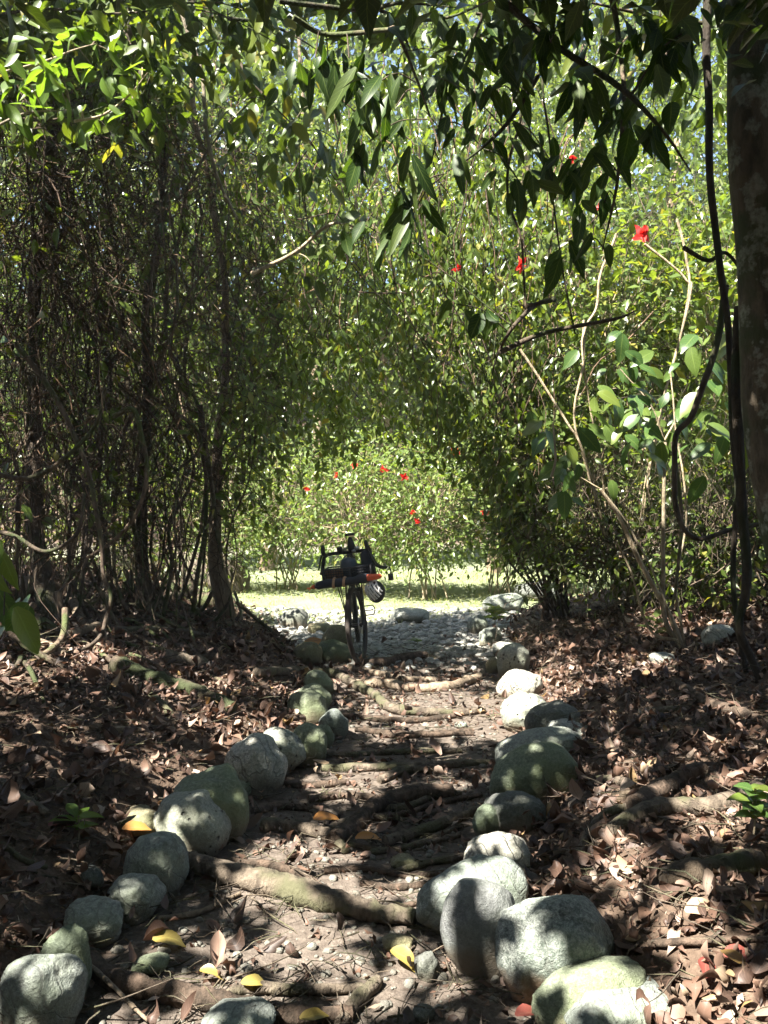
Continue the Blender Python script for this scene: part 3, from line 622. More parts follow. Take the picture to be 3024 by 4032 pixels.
def shrub(name, base, ells, nleaf, L, mat, label, cat, stems=8, twig='twig', srad=.02, group=None, flowers=(), nr=2, hang=.25, cl=.19, dens=.05, sharp=.45, keep=None, ntw=None, xtw=0):
    base = np.asarray(base, float); t = thing(name, None, label, cat, group)
    sb = MB(); lb = MB()
    for (c, r, wgt) in ells:
        n = int(nleaf*wgt); nc = max(6, n//22)
        p, cc = clump_pts(n, c, r, nc, cl)
        p = p[p[:, 2] > hgt(p[:, 0], p[:, 1])+.05]
        if keep is not None: p = p[keep(p)]
        n = len(p); out = nrm(p-np.asarray(c))
        ax = out*.5+rdir(n)*.8; ax[:, 2] -= hang
        no = rdir(n)*.6+np.array([0, -.1, .8])
        l = L*(.65+.6*RNG.random(n))
        leaves(lb, p, ax, no, l, l*(sharp+.12*RNG.random(n)), .5*RNG.random(n), .3, nr)
        # twigs running into the clumps
        q = cc if ntw is None else cc[:ntw]; m = len(q); s0 = np.asarray(c)+(q-np.asarray(c))*.35+RNG.normal(size=(m, 3))*.1; s0[:, 2] -= .25*r[2]
        dd = q-s0; twigs(sb, s0, dd, np.linalg.norm(dd, axis=1)*1.1, .004+.006*RNG.random(m), 5, curv=.25)
        for i in range(stems if wgt > .15 else 2):
            e = np.asarray(c)+rdir(1)[0]*np.asarray(r)*.6
            b0 = base+np.array([RNG.normal()*.12, RNG.normal()*.12, -.05]); b0[2] = hg(b0[0], b0[1])-.05
            mid = (b0+e)/2+RNG.normal(size=3)*.12; mid[2] = b0[2]+(e[2]-b0[2])*.55
            P = wob(spl([b0, mid, e], 8), .03, i*3.3); sb.tube(P, np.linspace(srad, srad*.3, len(P)), 6)
    if xtw:
        tb = MB()
        for (c, r, wgt) in ells:
            m = int(xtw*wgt); p = np.asarray(c)+rdir(m)*np.asarray(r)*RNG.random((m, 1))**.4; d = rdir(m)*np.array([.6, .5, .5]); d[:, 2] += np.where(RNG.random(m) < .6, 1., -.3)
            twigs(tb, p, d, .3+.8*RNG.random(m), .003+.005*RNG.random(m)**2, 7, curv=.5)
        tb.build('twigs', M['vine'], t)
    sb.build('stems', M[twig], t); lb.build('foliage', M[mat], t)
    for fp, fs in flowers: flower(np.asarray(fp), fs, t)
    return t
def ell(px, py, Y, rx, ry, rz, wgt): return (at(px, py, Y), (rx, ry, rz), wgt)
def gbase(x, y): return np.array([x, y, hg(x, y)])
# --- hibiscus hedge in the sunny clearing
def hib(px, Y, h, w_, n, label, fl=()):
    x = at(px, 2200, Y)[0]; b = gbase(x, Y)
    fls = [(at(fx, fy, Y-w_*.75), .085) for fx, fy in fl]
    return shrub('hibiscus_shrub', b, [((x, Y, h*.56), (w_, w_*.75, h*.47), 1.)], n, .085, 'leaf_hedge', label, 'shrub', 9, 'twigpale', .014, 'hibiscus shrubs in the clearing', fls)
hib(1130, 13.2, 2.3, 1.0, 3300, 'sunlit hibiscus shrub with a single red bloom seen left of the bicycle', [(1210, 1925)])
hib(1420, 12.6, 2.4, 1.0, 3800, 'sunlit hibiscus shrub with red blooms directly behind the bicycle', [(1330, 1868), (1395, 1830), (1510, 1850)])
hib(1690, 12.4, 2.35, 1.0, 3800, 'sunlit hibiscus shrub with two red blooms right of the bicycle', [(1590, 1880), (1645, 2055), (1620, 2015)])
hib(1960, 12.8, 2.3, 1.05, 3600, 'sunlit hibiscus shrub glimpsed beneath the right side of the arch', [(1905, 2025), (1790, 1775)])
hib(860, 13.0, 2.4, 1.1, 2600, 'sunlit hibiscus shrub seen through the left thicket twigs')
hib(2260, 13.0, 2.6, 1.2, 2600, 'sunlit hibiscus shrub behind the sapling stems', )
# --- tall trees beyond the clearing
def bgtree(px, Y, h, rw, n, label, mat='leaf_far', low=.45):
    x = at(px, 2000, Y)[0]; b = gbase(x, Y); t = thing('broadleaf_tree', None, label, 'tree', 'trees beyond the clearing')
    tb = MB(); top = b+np.array([RNG.normal()*.4, 0, h*.8]); P = wob(spl([b-[0, 0, .2], (b+top)/2+np.array([.2, 0, 0]), top], 8), .1, px)
    tb.tube(P, np.linspace(.17, .05, len(P)), 8); lb = MB()
    for i in range(9):
        s = P[int(len(P)*(.3+.65*i/9))]; e = np.array([x, Y, h*(low+.5*RNG.random())])+rdir(1)[0]*np.array([rw, rw*.8, .8])*.8
        Q = wob(spl([s, (s+e)/2+np.array([0, 0, .3]), e], 6), .06, i); tb.tube(Q, np.linspace(.05, .012, len(Q)), 5)
    p, cc = clump_pts(n, (x, Y, h*(low+(1-low)/2)), (rw, rw*.8, h*(1-low)*.55), max(20, n//60), .38, .30)
    m = len(p); ax = rdir(m)*.9; ax[:, 2] -= .3; l = (.11+.08*RNG.random())*(.6+.7*RNG.random(m))
    leaves(lb, p, ax, rdir(m)*.7+np.array([0, -.1, .75]), l, l*.5, .5, .3, 2)
    tb.build('trunk', M['trunkb'], t); lb.build('crown', M[mat], t)
for i, (px, Y, h, rw, n, lab) in enumerate([(-150, 15, 9.5, 2.4, 6500, 'tall sunlit tree behind the left thicket edge'), (500, 16, 10.5, 2.4, 7500, 'tall sunlit tree behind the dark stems on the left'),
        (1050, 16.5, 10.5, 2.4, 7500, 'tall sunlit tree above the left half of the arch'), (1500, 18, 12, 2.6, 8500, 'tallest bright tree rising straight above the bicycle'),
        (1950, 16, 11, 2.4, 7500, 'tall sunlit tree above the right half of the arch'), (2450, 15.5, 10, 2.4, 7500, 'tall sunlit tree behind the red blooms on the right'),
        (3050, 15, 9.5, 2.4, 6500, 'tall sunlit tree behind the lichened trunk')]):
    bgtree(px, Y, h, rw, int(n*1.3), lab, low=.06)
for i, (px, Y, h, rw, n, lab) in enumerate([(250, 22, 16, 4, 8000, 'far tree filling gaps on the upper left'), (1250, 24, 18, 4, 8000, 'far tree filling gaps above the arch'), (2200, 23, 17, 4, 8000, 'far tree filling gaps on the upper right'), (3200, 22, 16, 4, 7000, 'far tree beyond the right edge')]):
    bgtree(px, Y, h, rw, n, lab, low=.08)
n = 62000; p = np.stack([RNG.uniform(-24, 24, n), RNG.uniform(27, 36, n), 20*RNG.random(n)**.9], -1); mb = MB(); p[:, 2] += hgt(p[:, 0], p[:, 1])
m = vn3(p*np.array([.35, .35, .45])) > -.6; p = p[m]; n = len(p); ax = rdir(n); ax[:, 2] -= .4
leaves(mb, p, ax, rdir(n)*.7+np.array([0, -.3, .7]), .42*(.5+RNG.random(n)), .25, .5, .3, 2)
tag(mb.build('woods', M['leaf_far']), 'far green wood closing the view behind the trees', kind='stuff')
# --- creeper curtain forming the arch
ARX = [600, 900, 1000, 1150, 1350, 1500, 1650, 1800, 1900, 1960, 2100]
ARY = [2250, 2200, 1980, 1860, 1800, 1730, 1760, 1800, 1900, 2060, 2230]
def curtain(px0, px1, Y, ns, label, mat, L=.10, top=(150, 1350)):
    t = thing('hanging_creeper', None, label, 'creeper', 'creepers hanging over the arch'); sb = MB(); lb = MB()
    for i in range(ns):
        px = px0+(px1-px0)*(i+RNG.random())/ns; yb = np.interp(px, ARX, ARY)-abs(RNG.normal())*230+25; yt = RNG.uniform(*top)
        if yt > yb-150: yt = yb-150
        yy = Y+RNG.normal()*.35; a = at(px+RNG.normal()*230, yt, yy+RNG.normal()*.3); b = at(px, yb, yy+RNG.normal()*.2)
        P = wob(spl([a, a*.67+b*.33+RNG.normal(size=3)*.22, a*.33+b*.67+RNG.normal(size=3)*.2, b], 8), .09, px)
        sb.tube(P, np.linspace(.007, .002, len(P)), 4, False)
        ln = np.linalg.norm(a-b); n = int(ln*27); j = np.clip(RNG.random(max(3, n//12))[RNG.integers(0, max(3, n//12), n)]+RNG.normal(size=n)*.02, 0, 1)*(len(P)-1.01); j[:3] = len(P)-1.02; f = (j % 1)[:, None]; j = j.astype(int)
        q = P[j]*(1-f)+P[j+1]*f+RNG.normal(size=(n, 3))*.095
        ax = rdir(n)*.7; ax[:, 2] -= .7; l = L*(.6+.7*RNG.random(n))
        leaves(lb, q, ax, rdir(n)*.6+np.array([0, -.45, .55]), l, l*.46, .5, .3, 2)
    sb.build('stems', M['twig'], t); lb.build('foliage', M[mat], t)
curtain(900, 1230, 8.45, 30, 'leafy creeper curtain over the left shoulder of the arch', 'leaf_hib')
curtain(1230, 1550, 8.6, 30, 'leafy creeper curtain hanging above the bicycle', 'leaf_hib')
curtain(1550, 1850, 8.5, 37, 'leafy creeper curtain hanging right of the bicycle', 'leaf_hib')
curtain(1830, 2100, 8.3, 36, 'dark leafy creeper curtain on the right shoulder of the arch', 'leaf_mid')
# --- bushes on the right bank
def shrubR(b, ells, n, label, fl=(), mat='leaf_hib', L=.125, twig='twigpale', stems=10, **kw):
    kw.setdefault('xtw', 420)
    return shrub('flowering_bush', b, ells, n, L, mat, label, 'bush', stems, twig, .018, 'bushes on the right bank', fl, **kw)
shrubR(gbase(2.6, 8.6), [ell(2350, 1250, 8.8, 1.2, .7, 1.35, .6), ell(2300, 1850, 8.5, 1.0, .6, .75, .4)], 4200, 'pale stemmed flowering bush on the right bank with large red blooms',
       [(at(2530, 930, 7.3), .10), (at(2050, 1045, 7.6), .10), (at(2358, 812, 7.9), .08), (at(2250, 625, 7.9), .07), (at(1800, 1060, 8.0), .07)])
shrubR(gbase(4.3, 8.8), [ell(2850, 1350, 9.0, 1.2, .7, 1.7, .7), ell(2850, 1950, 8.6, 1.0, .5, .7, .3)], 3600, 'flowering bush half hidden behind the lichened trunk')
shrubR(gbase(1.9, 9.0), [ell(2060, 1700, 9.0, .65, .45, .75, .5), ell(2080, 2050, 8.8, .45, .4, .5, .5)], 2200, 'dark drooping bush beside the mouth of the path on the right', mat='leaf_mid', twig='twig', L=.09)
shrubR(gbase(3.1, 8.0), [ell(2450, 2150, 8.0, 1.1, .5, .42, 1.)], 1500, 'low shaded scrub behind the sapling foot', mat='leaf_mid', twig='twig', L=.085, stems=26)
shrubR(gbase(3.4, 7.0), [ell(2900, 2150, 7.2, .55, .5, .6, 1.)], 1000, 'low shaded scrub at the right edge behind the liana', mat='leaf_mid', twig='twig', L=.09, stems=16)
shrub('undergrowth_bush', gbase(-2.6, 9.7), [((-2.6, 9.7, 1.35), (.9, .5, .9), 1.)], 1500, .09, 'leaf_mid', 'shaded undergrowth bush behind the beige trunk', 'bush', 16, 'twig', .016)
shrub('undergrowth_bush', gbase(-4.2, 9.3), [((-4.2, 9.3, 1.4), (1., .5, 1.), 1.)], 1600, .09, 'leaf_mid', 'shaded undergrowth bush behind the dark crooked trunk', 'bush', 16, 'twig', .016)
shrub('undergrowth_bush', gbase(-5.3, 8.4), [((-5.0, 8.6, 1.5), (.9, .6, 1.), 1.)], 1500, .09, 'leaf_mid', 'shaded undergrowth bush at the left edge behind the thicket', 'bush', 16, 'twig', .016)
n = 26000; a_ = RNG.uniform(math.pi*.98, math.pi*2.02, n); rr_ = RNG.uniform(7.5, 10.5, n); p = np.stack([rr_*np.cos(a_), 2+rr_*np.sin(a_), 6*RNG.random(n)], -1); mb = MB()  # unseen half ring of leaves added behind the camera to block low sky light
ax = rdir(n); ax[:, 2] -= .4; leaves(mb, p, ax, rdir(n)*.7+np.array([0, 0, .7]), .24*(.5+RNG.random(n)), .15, .5, .3, 2)
tag(mb.build('undergrowth', M['leaf_can']), 'unseen forest undergrowth added round the viewpoint to shade the scene', kind='stuff')
# long pale bare stems of the flowering bush
def stemthing(name, P, Y, rpx, label, cat, mat, ys=None, wobble=.02, group=None, r1=.6, sides=8):
    pts = [at(p[0], p[1], Y if len(p) < 3 else p[2]) for p in P]
    pts = wob(spl(pts, 9), wobble, sum(map(ord, label)) % 89, 2.5); r = rpx/FPX*Y
    mb = MB(); mb.tube(pts, np.linspace(r, r*r1, len(pts)), sides); return tag(mb.build(name, M[mat]), label, cat, group)
# --- sapling with big leaves
def sapling():
    b = gnd(2680, 2560); Y = b[1]; t = thing('sapling', None, 'slender pale sapling forking at its foot with large drooping leaves', 'sapling'); sb = MB()
    S = [[(2690, 2560), (2640, 2440), (2500, 2180), (2430, 2030), (2365, 1930)], [(2700, 2560), (2615, 2440), (2605, 2200), (2615, 1900), (2620, 1740)],
         [(2690, 2555), (2600, 2330), (2480, 2080), (2380, 1950)], [(2680, 2520), (2560, 2480), (2480, 2250), (2430, 2130)], [(2700, 2540), (2660, 2300), (2700, 2050), (2680, 1800), (2640, 1450)], [(2620, 1750), (2560, 1600), (2440, 1450)], [(2620, 1740), (2700, 1600), (2800, 1480)], [(2365, 1930), (2250, 1870), (2150, 1900)]]
    for i, p in enumerate(S):
        pts = [at(x, y, Y+.04*math.sin(i*2+j)) for j, (x, y) in enumerate(p)]; pts = wob(spl(pts, 9), .015, i)
        r0 = [.025, .022, .010, .011, .011, .008, .008, .006][i]; sb.tube(pts, np.linspace(r0, r0*.5, len(pts)), 8)
    sb.build('stems', M['twigpale'], t); lb = MB()
    C = [(2400, 1420), (2470, 1480), (2560, 1500), (2690, 1360), (2760, 1330), (2830, 1500), (2720, 1600), (2480, 1690), (2540, 1640), (2430, 1850), (2600, 1760), (2690, 1800), (2800, 1700), (2300, 1850), (2240, 1760), (2200, 1900), (2340, 1640), (2860, 1650), (2790, 1560), (2640, 1480), (2150, 1650), (2380, 1550)]
    for (x, y) in C:
        for j in range(5 if (x, y) != C[9] else 2):
            p = at(x+RNG.normal()*75, y+RNG.normal()*65, Y-.05+RNG.normal()*.3); l = .12+.12*RNG.random(); a = RNG.random()*6.28
            leaves(lb, p[None], np.array([[math.cos(a)*.8, -.25, -.6+.7*math.sin(a)*.6]]), np.array([[RNG.normal()*.4, -.7+RNG.normal()*.4, .75]]), np.array([l]), np.array([l*.5]), .5, .2, 6)
    for q in lb.v: q += (.010*np.stack([vn3(q*13+i*5) for i in range(3)], -1)).astype(np.float32)
    lb.build('leaves', M['leaf_big'], t)
sapling()
# --- trees with visible trunks and two unseen ones, crowns overhead filter the sun
TREES = {}
def tree(key, P, rad, mat, label, sides=16):
    t = thing('forest_tree', None, label, 'tree'); mb = MB(); pts = wob(spl(P, 10), .03 if key == 'right' else .16, sum(map(ord, key)) % 50, 1.2)
    mb.tube(pts, np.interp(np.linspace(0, 1, len(pts)), np.linspace(0, 1, len(rad)), rad), sides, rnd=.5)
    v = mb.v[0]; v += (.012*vn3(v*np.array([9, 9, 3]))[:, None]).astype(np.float32)
    TREES[key] = dict(t=t, mb=mb, top=pts[-1], mat=mat, n=0)
tree('right', [(2.62, 4.75, hg(2.6, 4.75)-.15), at(3085, 1950, 4.8), at(3010, 1400, 4.8), at(2975, 900, 4.8), at(2965, 0, 4.8), at(2960, -900, 4.9)+np.array([0, 0, .8])], [.21, .155, .14, .135, .125, .08], 'trunk', 'stout tree with white lichen patches on its trunk at the right edge')
tree('left', [gbase(at(230, 2420, 6.0)[0], 6.0)-[0, 0, .1], at(170, 2050, 6.2), at(150, 1600, 6.3), at(165, 900, 6.3), at(120, 200, 6.3), at(60, -600, 6.2)], [.085, .058, .05, .045, .04, .03], 'trunkd', 'dark slim tree trunk nearest the left edge in the thicket', 12)
tree('left2', [gbase(at(590, 2330, 7.4)[0], 7.4)-[0, 0, .1], at(575, 1900, 7.4), at(600, 1400, 7.4), at(575, 800, 7.4), at(540, 100, 7.3), at(560, -500, 7.3)], [.07, .045, .04, .036, .032, .022], 'trunkd', 'dark crooked tree trunk in the middle of the thicket', 12)
tree('left3', [gbase(at(905, 2330, 8.3)[0], 8.3)-[0, 0, .1], at(880, 2050, 8.3), at(870, 1600, 8.3), at(830, 1000, 8.2), at(760, 300, 8.0), at(700, -400, 7.6)], [.11, .06, .04, .03, .024, .018], 'trunkb', 'beige buttressed tree trunk behind the hanging twigs left of the clearing', 14)
tree('back', [(-3.4, -2.5, hg(-3.4, -2.5)-.2), (-3.2, -2.2, 2), (-2.6, -1.6, 5.2)], [.2, .15, .09], 'trunkd', 'unseen dark tree behind the viewpoint on the left, kept for its shade')  # out of view, kept for the shade its crown casts
tree('back2', [(3.6, -3.5, hg(3.6, -3.5)-.2), (3.4, -3., 2), (2.6, -2., 5.2)], [.2, .15, .09], 'trunkd', 'unseen dark tree behind the viewpoint on the right, kept for its shade')  # likewise unseen, its crown shades the foreground
# openings in the crowns through which sun reaches the ground: (point, radius)
def gp(px, py): return gnd(px, py)
SHAFT = [(gp(1900, 2830), .42), (gp(1650, 2760), .38), (gp(2200, 2700), .45), (gp(2450, 2640), .35), (gp(1150, 2560), .14), (gp(1330, 2500), .14), (gp(1000, 2900), .22), (gp(1230, 2870), .14),
         (gp(760, 3060), .16), (gp(1060, 3000), .16), (gp(640, 3300), .10), (gp(700, 3380), .09), (gp(1200, 3380), .20), (gp(1400, 3080), .22), (gp(1800, 3090), .13), (gp(2100, 3550), .10), (gp(2200, 3700), .09), (gp(2330, 3560), .08), (gp(2680, 3580), .15), (gp(2900, 3900), .16), (gp(2600, 3930), .14), (gp(2050, 3400), .12), (gp(2150, 2850), .14),
         (gp(1300, 3720), .13), (gp(1500, 3830), .10), (gp(250, 3800), .09), (gp(120, 3980), .12), (gp(700, 4000), .11), (gp(2250, 3950), .12), (gp(2720, 3180), .12), (gp(2950, 3070), .14), (gp(2400, 3120), .10), (gp(420, 2640), .16), (gp(130, 2680), .2), (gp(700, 2740), .13), (gp(2520, 3000), .08),
         (at(300, 330, 5.0), .42), (at(500, 400, 5.0), .3), (at(100, 500, 5.0), .22), (at(2550, 1550, 6.4), .45), (at(2400, 1700, 6.4), .3), (at(2800, 1700, 6.4), .25), (at(2000, 3300, 4), .1), (gp(900, 3340), .08), (gp(1700, 3560), .08), (gp(1050, 3520), .1), (gp(1850, 3780), .07), (gp(2480, 3400), .1)]
def crown_fill():
    n = 150000
    nc = 3400; C = np.stack([RNG.uniform(-11, 7, nc), RNG.uniform(-9, 6.6, nc), RNG.uniform(0, 1.9, nc)], -1)
    C[:, 2] += np.maximum(3.4, 1.75+.55*C[:, 1])
    P = C[RNG.integers(0, nc, n)]+RNG.normal(size=(n, 3))*np.array([.33, .33, .16])
    ok = np.ones(n, bool)
    for (q, r) in SHAFT:
        d = P-np.asarray(q); tpar = d@SUN; e = d-tpar[:, None]*SUN
        ok &= ~((np.linalg.norm(e, axis=1) < r*1.15) & (tpar > 0))
    g0 = P-P[:, 2:3]/SUN[2]*SUN
    ok &= (vn2(g0[:, 0]*3.3, g0[:, 1]*3.3, 61)+.5*vn2(g0[:, 0]*6.5, g0[:, 1]*6.5, 62)*1.5+.35*vn2(g0[:, 0]*.7, g0[:, 1]*.7, 63) < .50) & (g0[:, 1]+.35*vn2(g0[:, 0]*2, g0[:, 1]*2, 5) < 8.6)
    tp = np.stack([RNG.uniform(2.0, 2.45, 1500), RNG.uniform(4.6, 4.9, 1500), RNG.uniform(1.2, 3.9, 1500)], -1)  # extra crown leaves added sunward of the right trunk to shade it
    P = np.concatenate([P[ok], tp+SUN*((RNG.uniform(4.6, 6.2, 1500)-tp[:, 2])/SUN[2])[:, None]+RNG.normal(size=(1500, 3))*.15]); keys = list(TREES); tops = np.array([TREES[q]['top'] for q in keys])
    w8 = np.linalg.norm((P[:, None]-tops[None])*np.array([1, 1, .2]), axis=2); own = np.argmin(w8, 1)
    for i, q in enumerate(keys):
        T = TREES[q]; p = P[own == i]
        if len(p) < 300: p = np.concatenate([p, T['top']+RNG.normal(size=(70, 3))*np.array([.4, .3, .3])])
        n = len(p); lb = MB(); ax = rdir(n); ax[:, 2] = ax[:, 2]*.5-.35; l = .17*(.6+.7*RNG.random(n))
        leaves(lb, p, ax, rdir(n)*.5+np.array([0, 0, .9]), l, l*.5, .6, .3, 2)
        for j in range(16):
            e = p[RNG.integers(0, n)]; s = T['top']+np.array([0, 0, -.6*RNG.random()]); m = (s+e)/2+np.array([0, 0, .25])
            Q = wob(spl([s, m, e], 8), .08, j); T['mb'].tube(Q, np.linspace(.045, .01, len(Q)), 6)
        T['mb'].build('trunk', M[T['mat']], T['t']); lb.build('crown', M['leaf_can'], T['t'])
crown_fill()
# --- thicket of hanging twigs on the left
def thicket(px0, px1, y0, y1, n, ns, label, leafn=330, topy=250, top_leaves=650, ybot=2250):
    t = thing('tangled_thicket', None, label, 'thicket', 'tangled twiggy thickets on the left bank'); sb = MB(); tw = MB(); lb = MB()
    for i in range(ns):
        px = RNG.uniform(px0, px1); Y = RNG.uniform(y0, y1); b = at(px, 2300, Y); b[2] = hg(b[0], b[1])-.04
        a = at(px+RNG.normal()*70, RNG.uniform(topy-300, topy+500), Y+RNG.normal()*.2)
        P = wob(spl([b, b+(a-b)*.2+RNG.normal(size=3)*.16, b+(a-b)*.42+RNG.normal(size=3)*.2, b+(a-b)*.7+RNG.normal(size=3)*.25, a+RNG.normal(size=3)*.3], 8), .09, i*5.1+px, 2.)
        r = .005+.020*RNG.random()**2.5; sb.tube(P, np.linspace(r, r*.5, len(P)), 5, False)
    for i in range(14 if ns else 0):
        px = RNG.uniform(px0, px1); Y = RNG.uniform(y0-.6, y1); x = at(px, 2300, Y)[0]; a = RNG.uniform(-2.6, -.3); ln = .5+RNG.random()*.9; u = np.linspace(0, 1, 9)
        xs = x+ln*u*math.cos(a)+.10*np.sin(u*5+i); ys = Y+ln*u*math.sin(a)+.08*np.sin(u*6+2*i); r = .008+.016*RNG.random()
        P = spl(np.stack([xs, ys, hgt(xs, ys)+r*.8+.25*np.exp(-u*7)*(i % 2)+.02*np.sin(u*9+i)], -1), 4); sb.tube(P, np.linspace(r, r*.5, len(P)), 6)
    # hanging and arching twigs
    def pos(n, yt, yb):
        px = RNG.uniform(px0, px1, n); Y = RNG.uniform(y0, y1, n); py = RNG.uniform(yt, yb, n)
        return np.array([at(a, b, c) for a, b, c in zip(px, py, Y)])
    m = int(n*.6); p = pos(m, topy, ybot-350); d = np.stack([RNG.normal(size=m)*.95, RNG.normal(size=m)*.5, -np.ones(m)], -1)
    twigs(tw, p, d, .4+.9*RNG.random(m), .0022+.006*RNG.random(m)**2, 9, curv=.7)
    m = int(n*1.0); p = pos(m, topy+100, ybot); d = rdir(m); twigs(tw, p, d, .25+.6*RNG.random(m), .0025+.004*RNG.random(m)**2, 7, sag=.35, curv=.7)
    m = int(n*.8); p = pos(m, topy+150, ybot-80); d = rdir(m)*np.array([1, .6, .7]); twigs(tw, p, d, .08+.16*RNG.random(m), .0025+.001*RNG.random(m), 2, curv=.1)
    if ns: sb.build('stems', M['vine'], t)
    tw.build('twigs', M['twig'], t)
    p = pos(leafn, topy-200, ybot-150); l = .08+.06*RNG.random(leafn); ax = rdir(leafn); ax[:, 2] -= .6
    leaves(lb, p, ax, rdir(leafn)*.6+np.array([0, -.4, .6]), l, l*.5, .5, .3, 3); p = pos(top_leaves, topy-420, topy+230); m = len(p); l = .10+.07*RNG.random(m); ax = rdir(m); ax[:, 2] -= .6
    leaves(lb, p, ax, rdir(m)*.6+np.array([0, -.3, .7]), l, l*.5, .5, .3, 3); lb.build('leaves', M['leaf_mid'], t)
thicket(-120, 230, 5.6, 7.2, 680, 22, 'dark twiggy thicket at the left edge with aerial stems')
thicket(200, 470, 5.9, 7.6, 700, 22, 'dark twiggy thicket between the two dark trunks')
thicket(440, 720, 6.6, 8.2, 700, 20, 'brown twiggy thicket round the dark crooked trunk', topy=350)
thicket(690, 960, 7.4, 8.8, 520, 12, 'brown hanging twigs in front of the beige trunk', topy=300, top_leaves=90)
thicket(900, 1130, 8.0, 8.8, 260, 0, 'thin drooping twigs at the left shoulder of the arch', topy=500, leafn=220, ybot=1950, top_leaves=60)
# --- named lianas and branches
k4 = lambda L: [(x*k, y*k) for x, y in L]
k5 = lambda L: [(1512+x*k, y*k) for x, y in L]
k6 = lambda L: [(x*k, 1300+y*k) for x, y in L]
k7 = lambda L: [(1512+x*k, 1300+y*k) for x, y in L]
for P, Y, r, lab, mat in [
    (k4([(780, 20), (820, 150), (880, 330), (900, 600), (950, 800), (1020, 950)]), 6.5, 9, 'pale thin liana curving down past the brown twigs', 'twigpale'),
    (k6([(60, 60), (190, 230), (290, 400), (390, 650), (430, 900), (440, 1060), (480, 1160), (450, 1290)]), 5.6, 12, 'grey green liana slanting down through the left thicket', 'vine'),
    (k6([(480, 370), (570, 340), (610, 450), (640, 620), (600, 780), (500, 900), (380, 980)]), 5.9, 11, 'looping grey liana in the middle of the left thicket', 'vine'),
    (k6([(-30, 620), (130, 640), (280, 560), (420, 420), (460, 250)]), 5.5, 11, 'dark liana rising from the left edge', 'trunkd'),
    (k6([(-30, 880), (60, 900), (200, 960), (330, 880), (360, 700)]), 5.2, 10, 'brown liana looping low at the left edge', 'vine'),
    (k6([(860, 330), (900, 600), (920, 760), (960, 960)]), 7.6, 12, 'reddish straight vine stem before the beige trunk', 'root'),
    (k5([(1390, -40), (1400, 350), (1402, 700), (1440, 1100), (1480, 1400), (1500, 1700), (1530, 2100), (1500, 2500), (1560, 2950)]), 5.3, 17, 'long dark liana hanging in front of the right trunk', 'trunkd'),
    (k7([(1480, -200), (1430, 50), (1340, 360), (1250, 480), (1270, 780), (1350, 900), (1500, 860), (1700, 820)]), 5.5, 14, 'dark liana swinging left then back to the trunk', 'trunkd'),
    (k7([(1540, -100), (1530, 300), (1545, 700), (1560, 1100), (1540, 1280), (1590, 1420), (1640, 1560)]), 5.1, 24, 'thick black stem standing left of the lichened trunk', 'trunkd'),
    (k7([(1250, 480), (1290, 800), (1270, 1050), (1240, 1200)]), 6.0, 9, 'thin grey vine hanging beside the sapling stem', 'vine'),
    (k5([(1290, 1060), (1400, 1120), (1480, 1090), (1560, 1180)]), 5.4, 10, 'crooked twig liana joining the right trunk', 'trunkd'),
    (k5([(560, -40), (570, 300), (580, 500), (528, 700), (530, 880), (600, 1050), (612, 1320)]), 5.0, 7, 'thin black vine hanging in the upper middle', 'trunkd'),
    (k5([(680, 180), (690, 370), (720, 600), (730, 850), (770, 1150), (830, 1450)]), 5.0, 5, 'hair thin vine right of the black one', 'trunkd'),
    (k7([(720, 640), (735, 560), (720, 400)]), 6.0, 6, 'short dead twig hanging before the bush', 'twigpale'),
    (k5([(400, 60), (420, 90), (330, 300), (250, 480), (200, 700)]), 5.0, 6, 'slanting black twig under the top branch', 'trunkd')]:
    stemthing('liana', P, Y, r, lab, 'liana', mat, group='lianas and vines', wobble=.018)
# pale stems of flowering bush (in sun)
for P, lab in [(k5([(1000, 1010), (940, 1200), (920, 1330), (870, 1420), (860, 1560)]), 'pale forked bare stem rising in the flowering bush'), (k5([(1130, 1050), (1230, 1130), (1310, 1210), (1320, 1300)]), 'pale bare stem right under the largest red bloom'),
               (k5([(1260, 950), (1310, 1120), (1310, 1320)]), 'upright pale bare stem near the right trunk'), (k7([(590, 80), (680, 220), (790, 400), (860, 520)]), 'pale leaning bare stem at the left of the bush'), (k7([(860, -40), (855, 130), (830, 420)]), 'upright pale bare stem left of the big leaves')]:
    x_, y_ = P[-1] if P[-1][1] > P[0][1] else P[0]
    P = [(a, b, 7.6) for a, b in P]+[(.5*x_+.5*2440, .5*y_+1150, 7.8), (2440+.15*(x_-2440), 2330, 8.0)]
    stemthing('bare_stem', P, 7.6, 5.5, lab, 'stem', 'twigpale', group='pale bare stems of the bush')
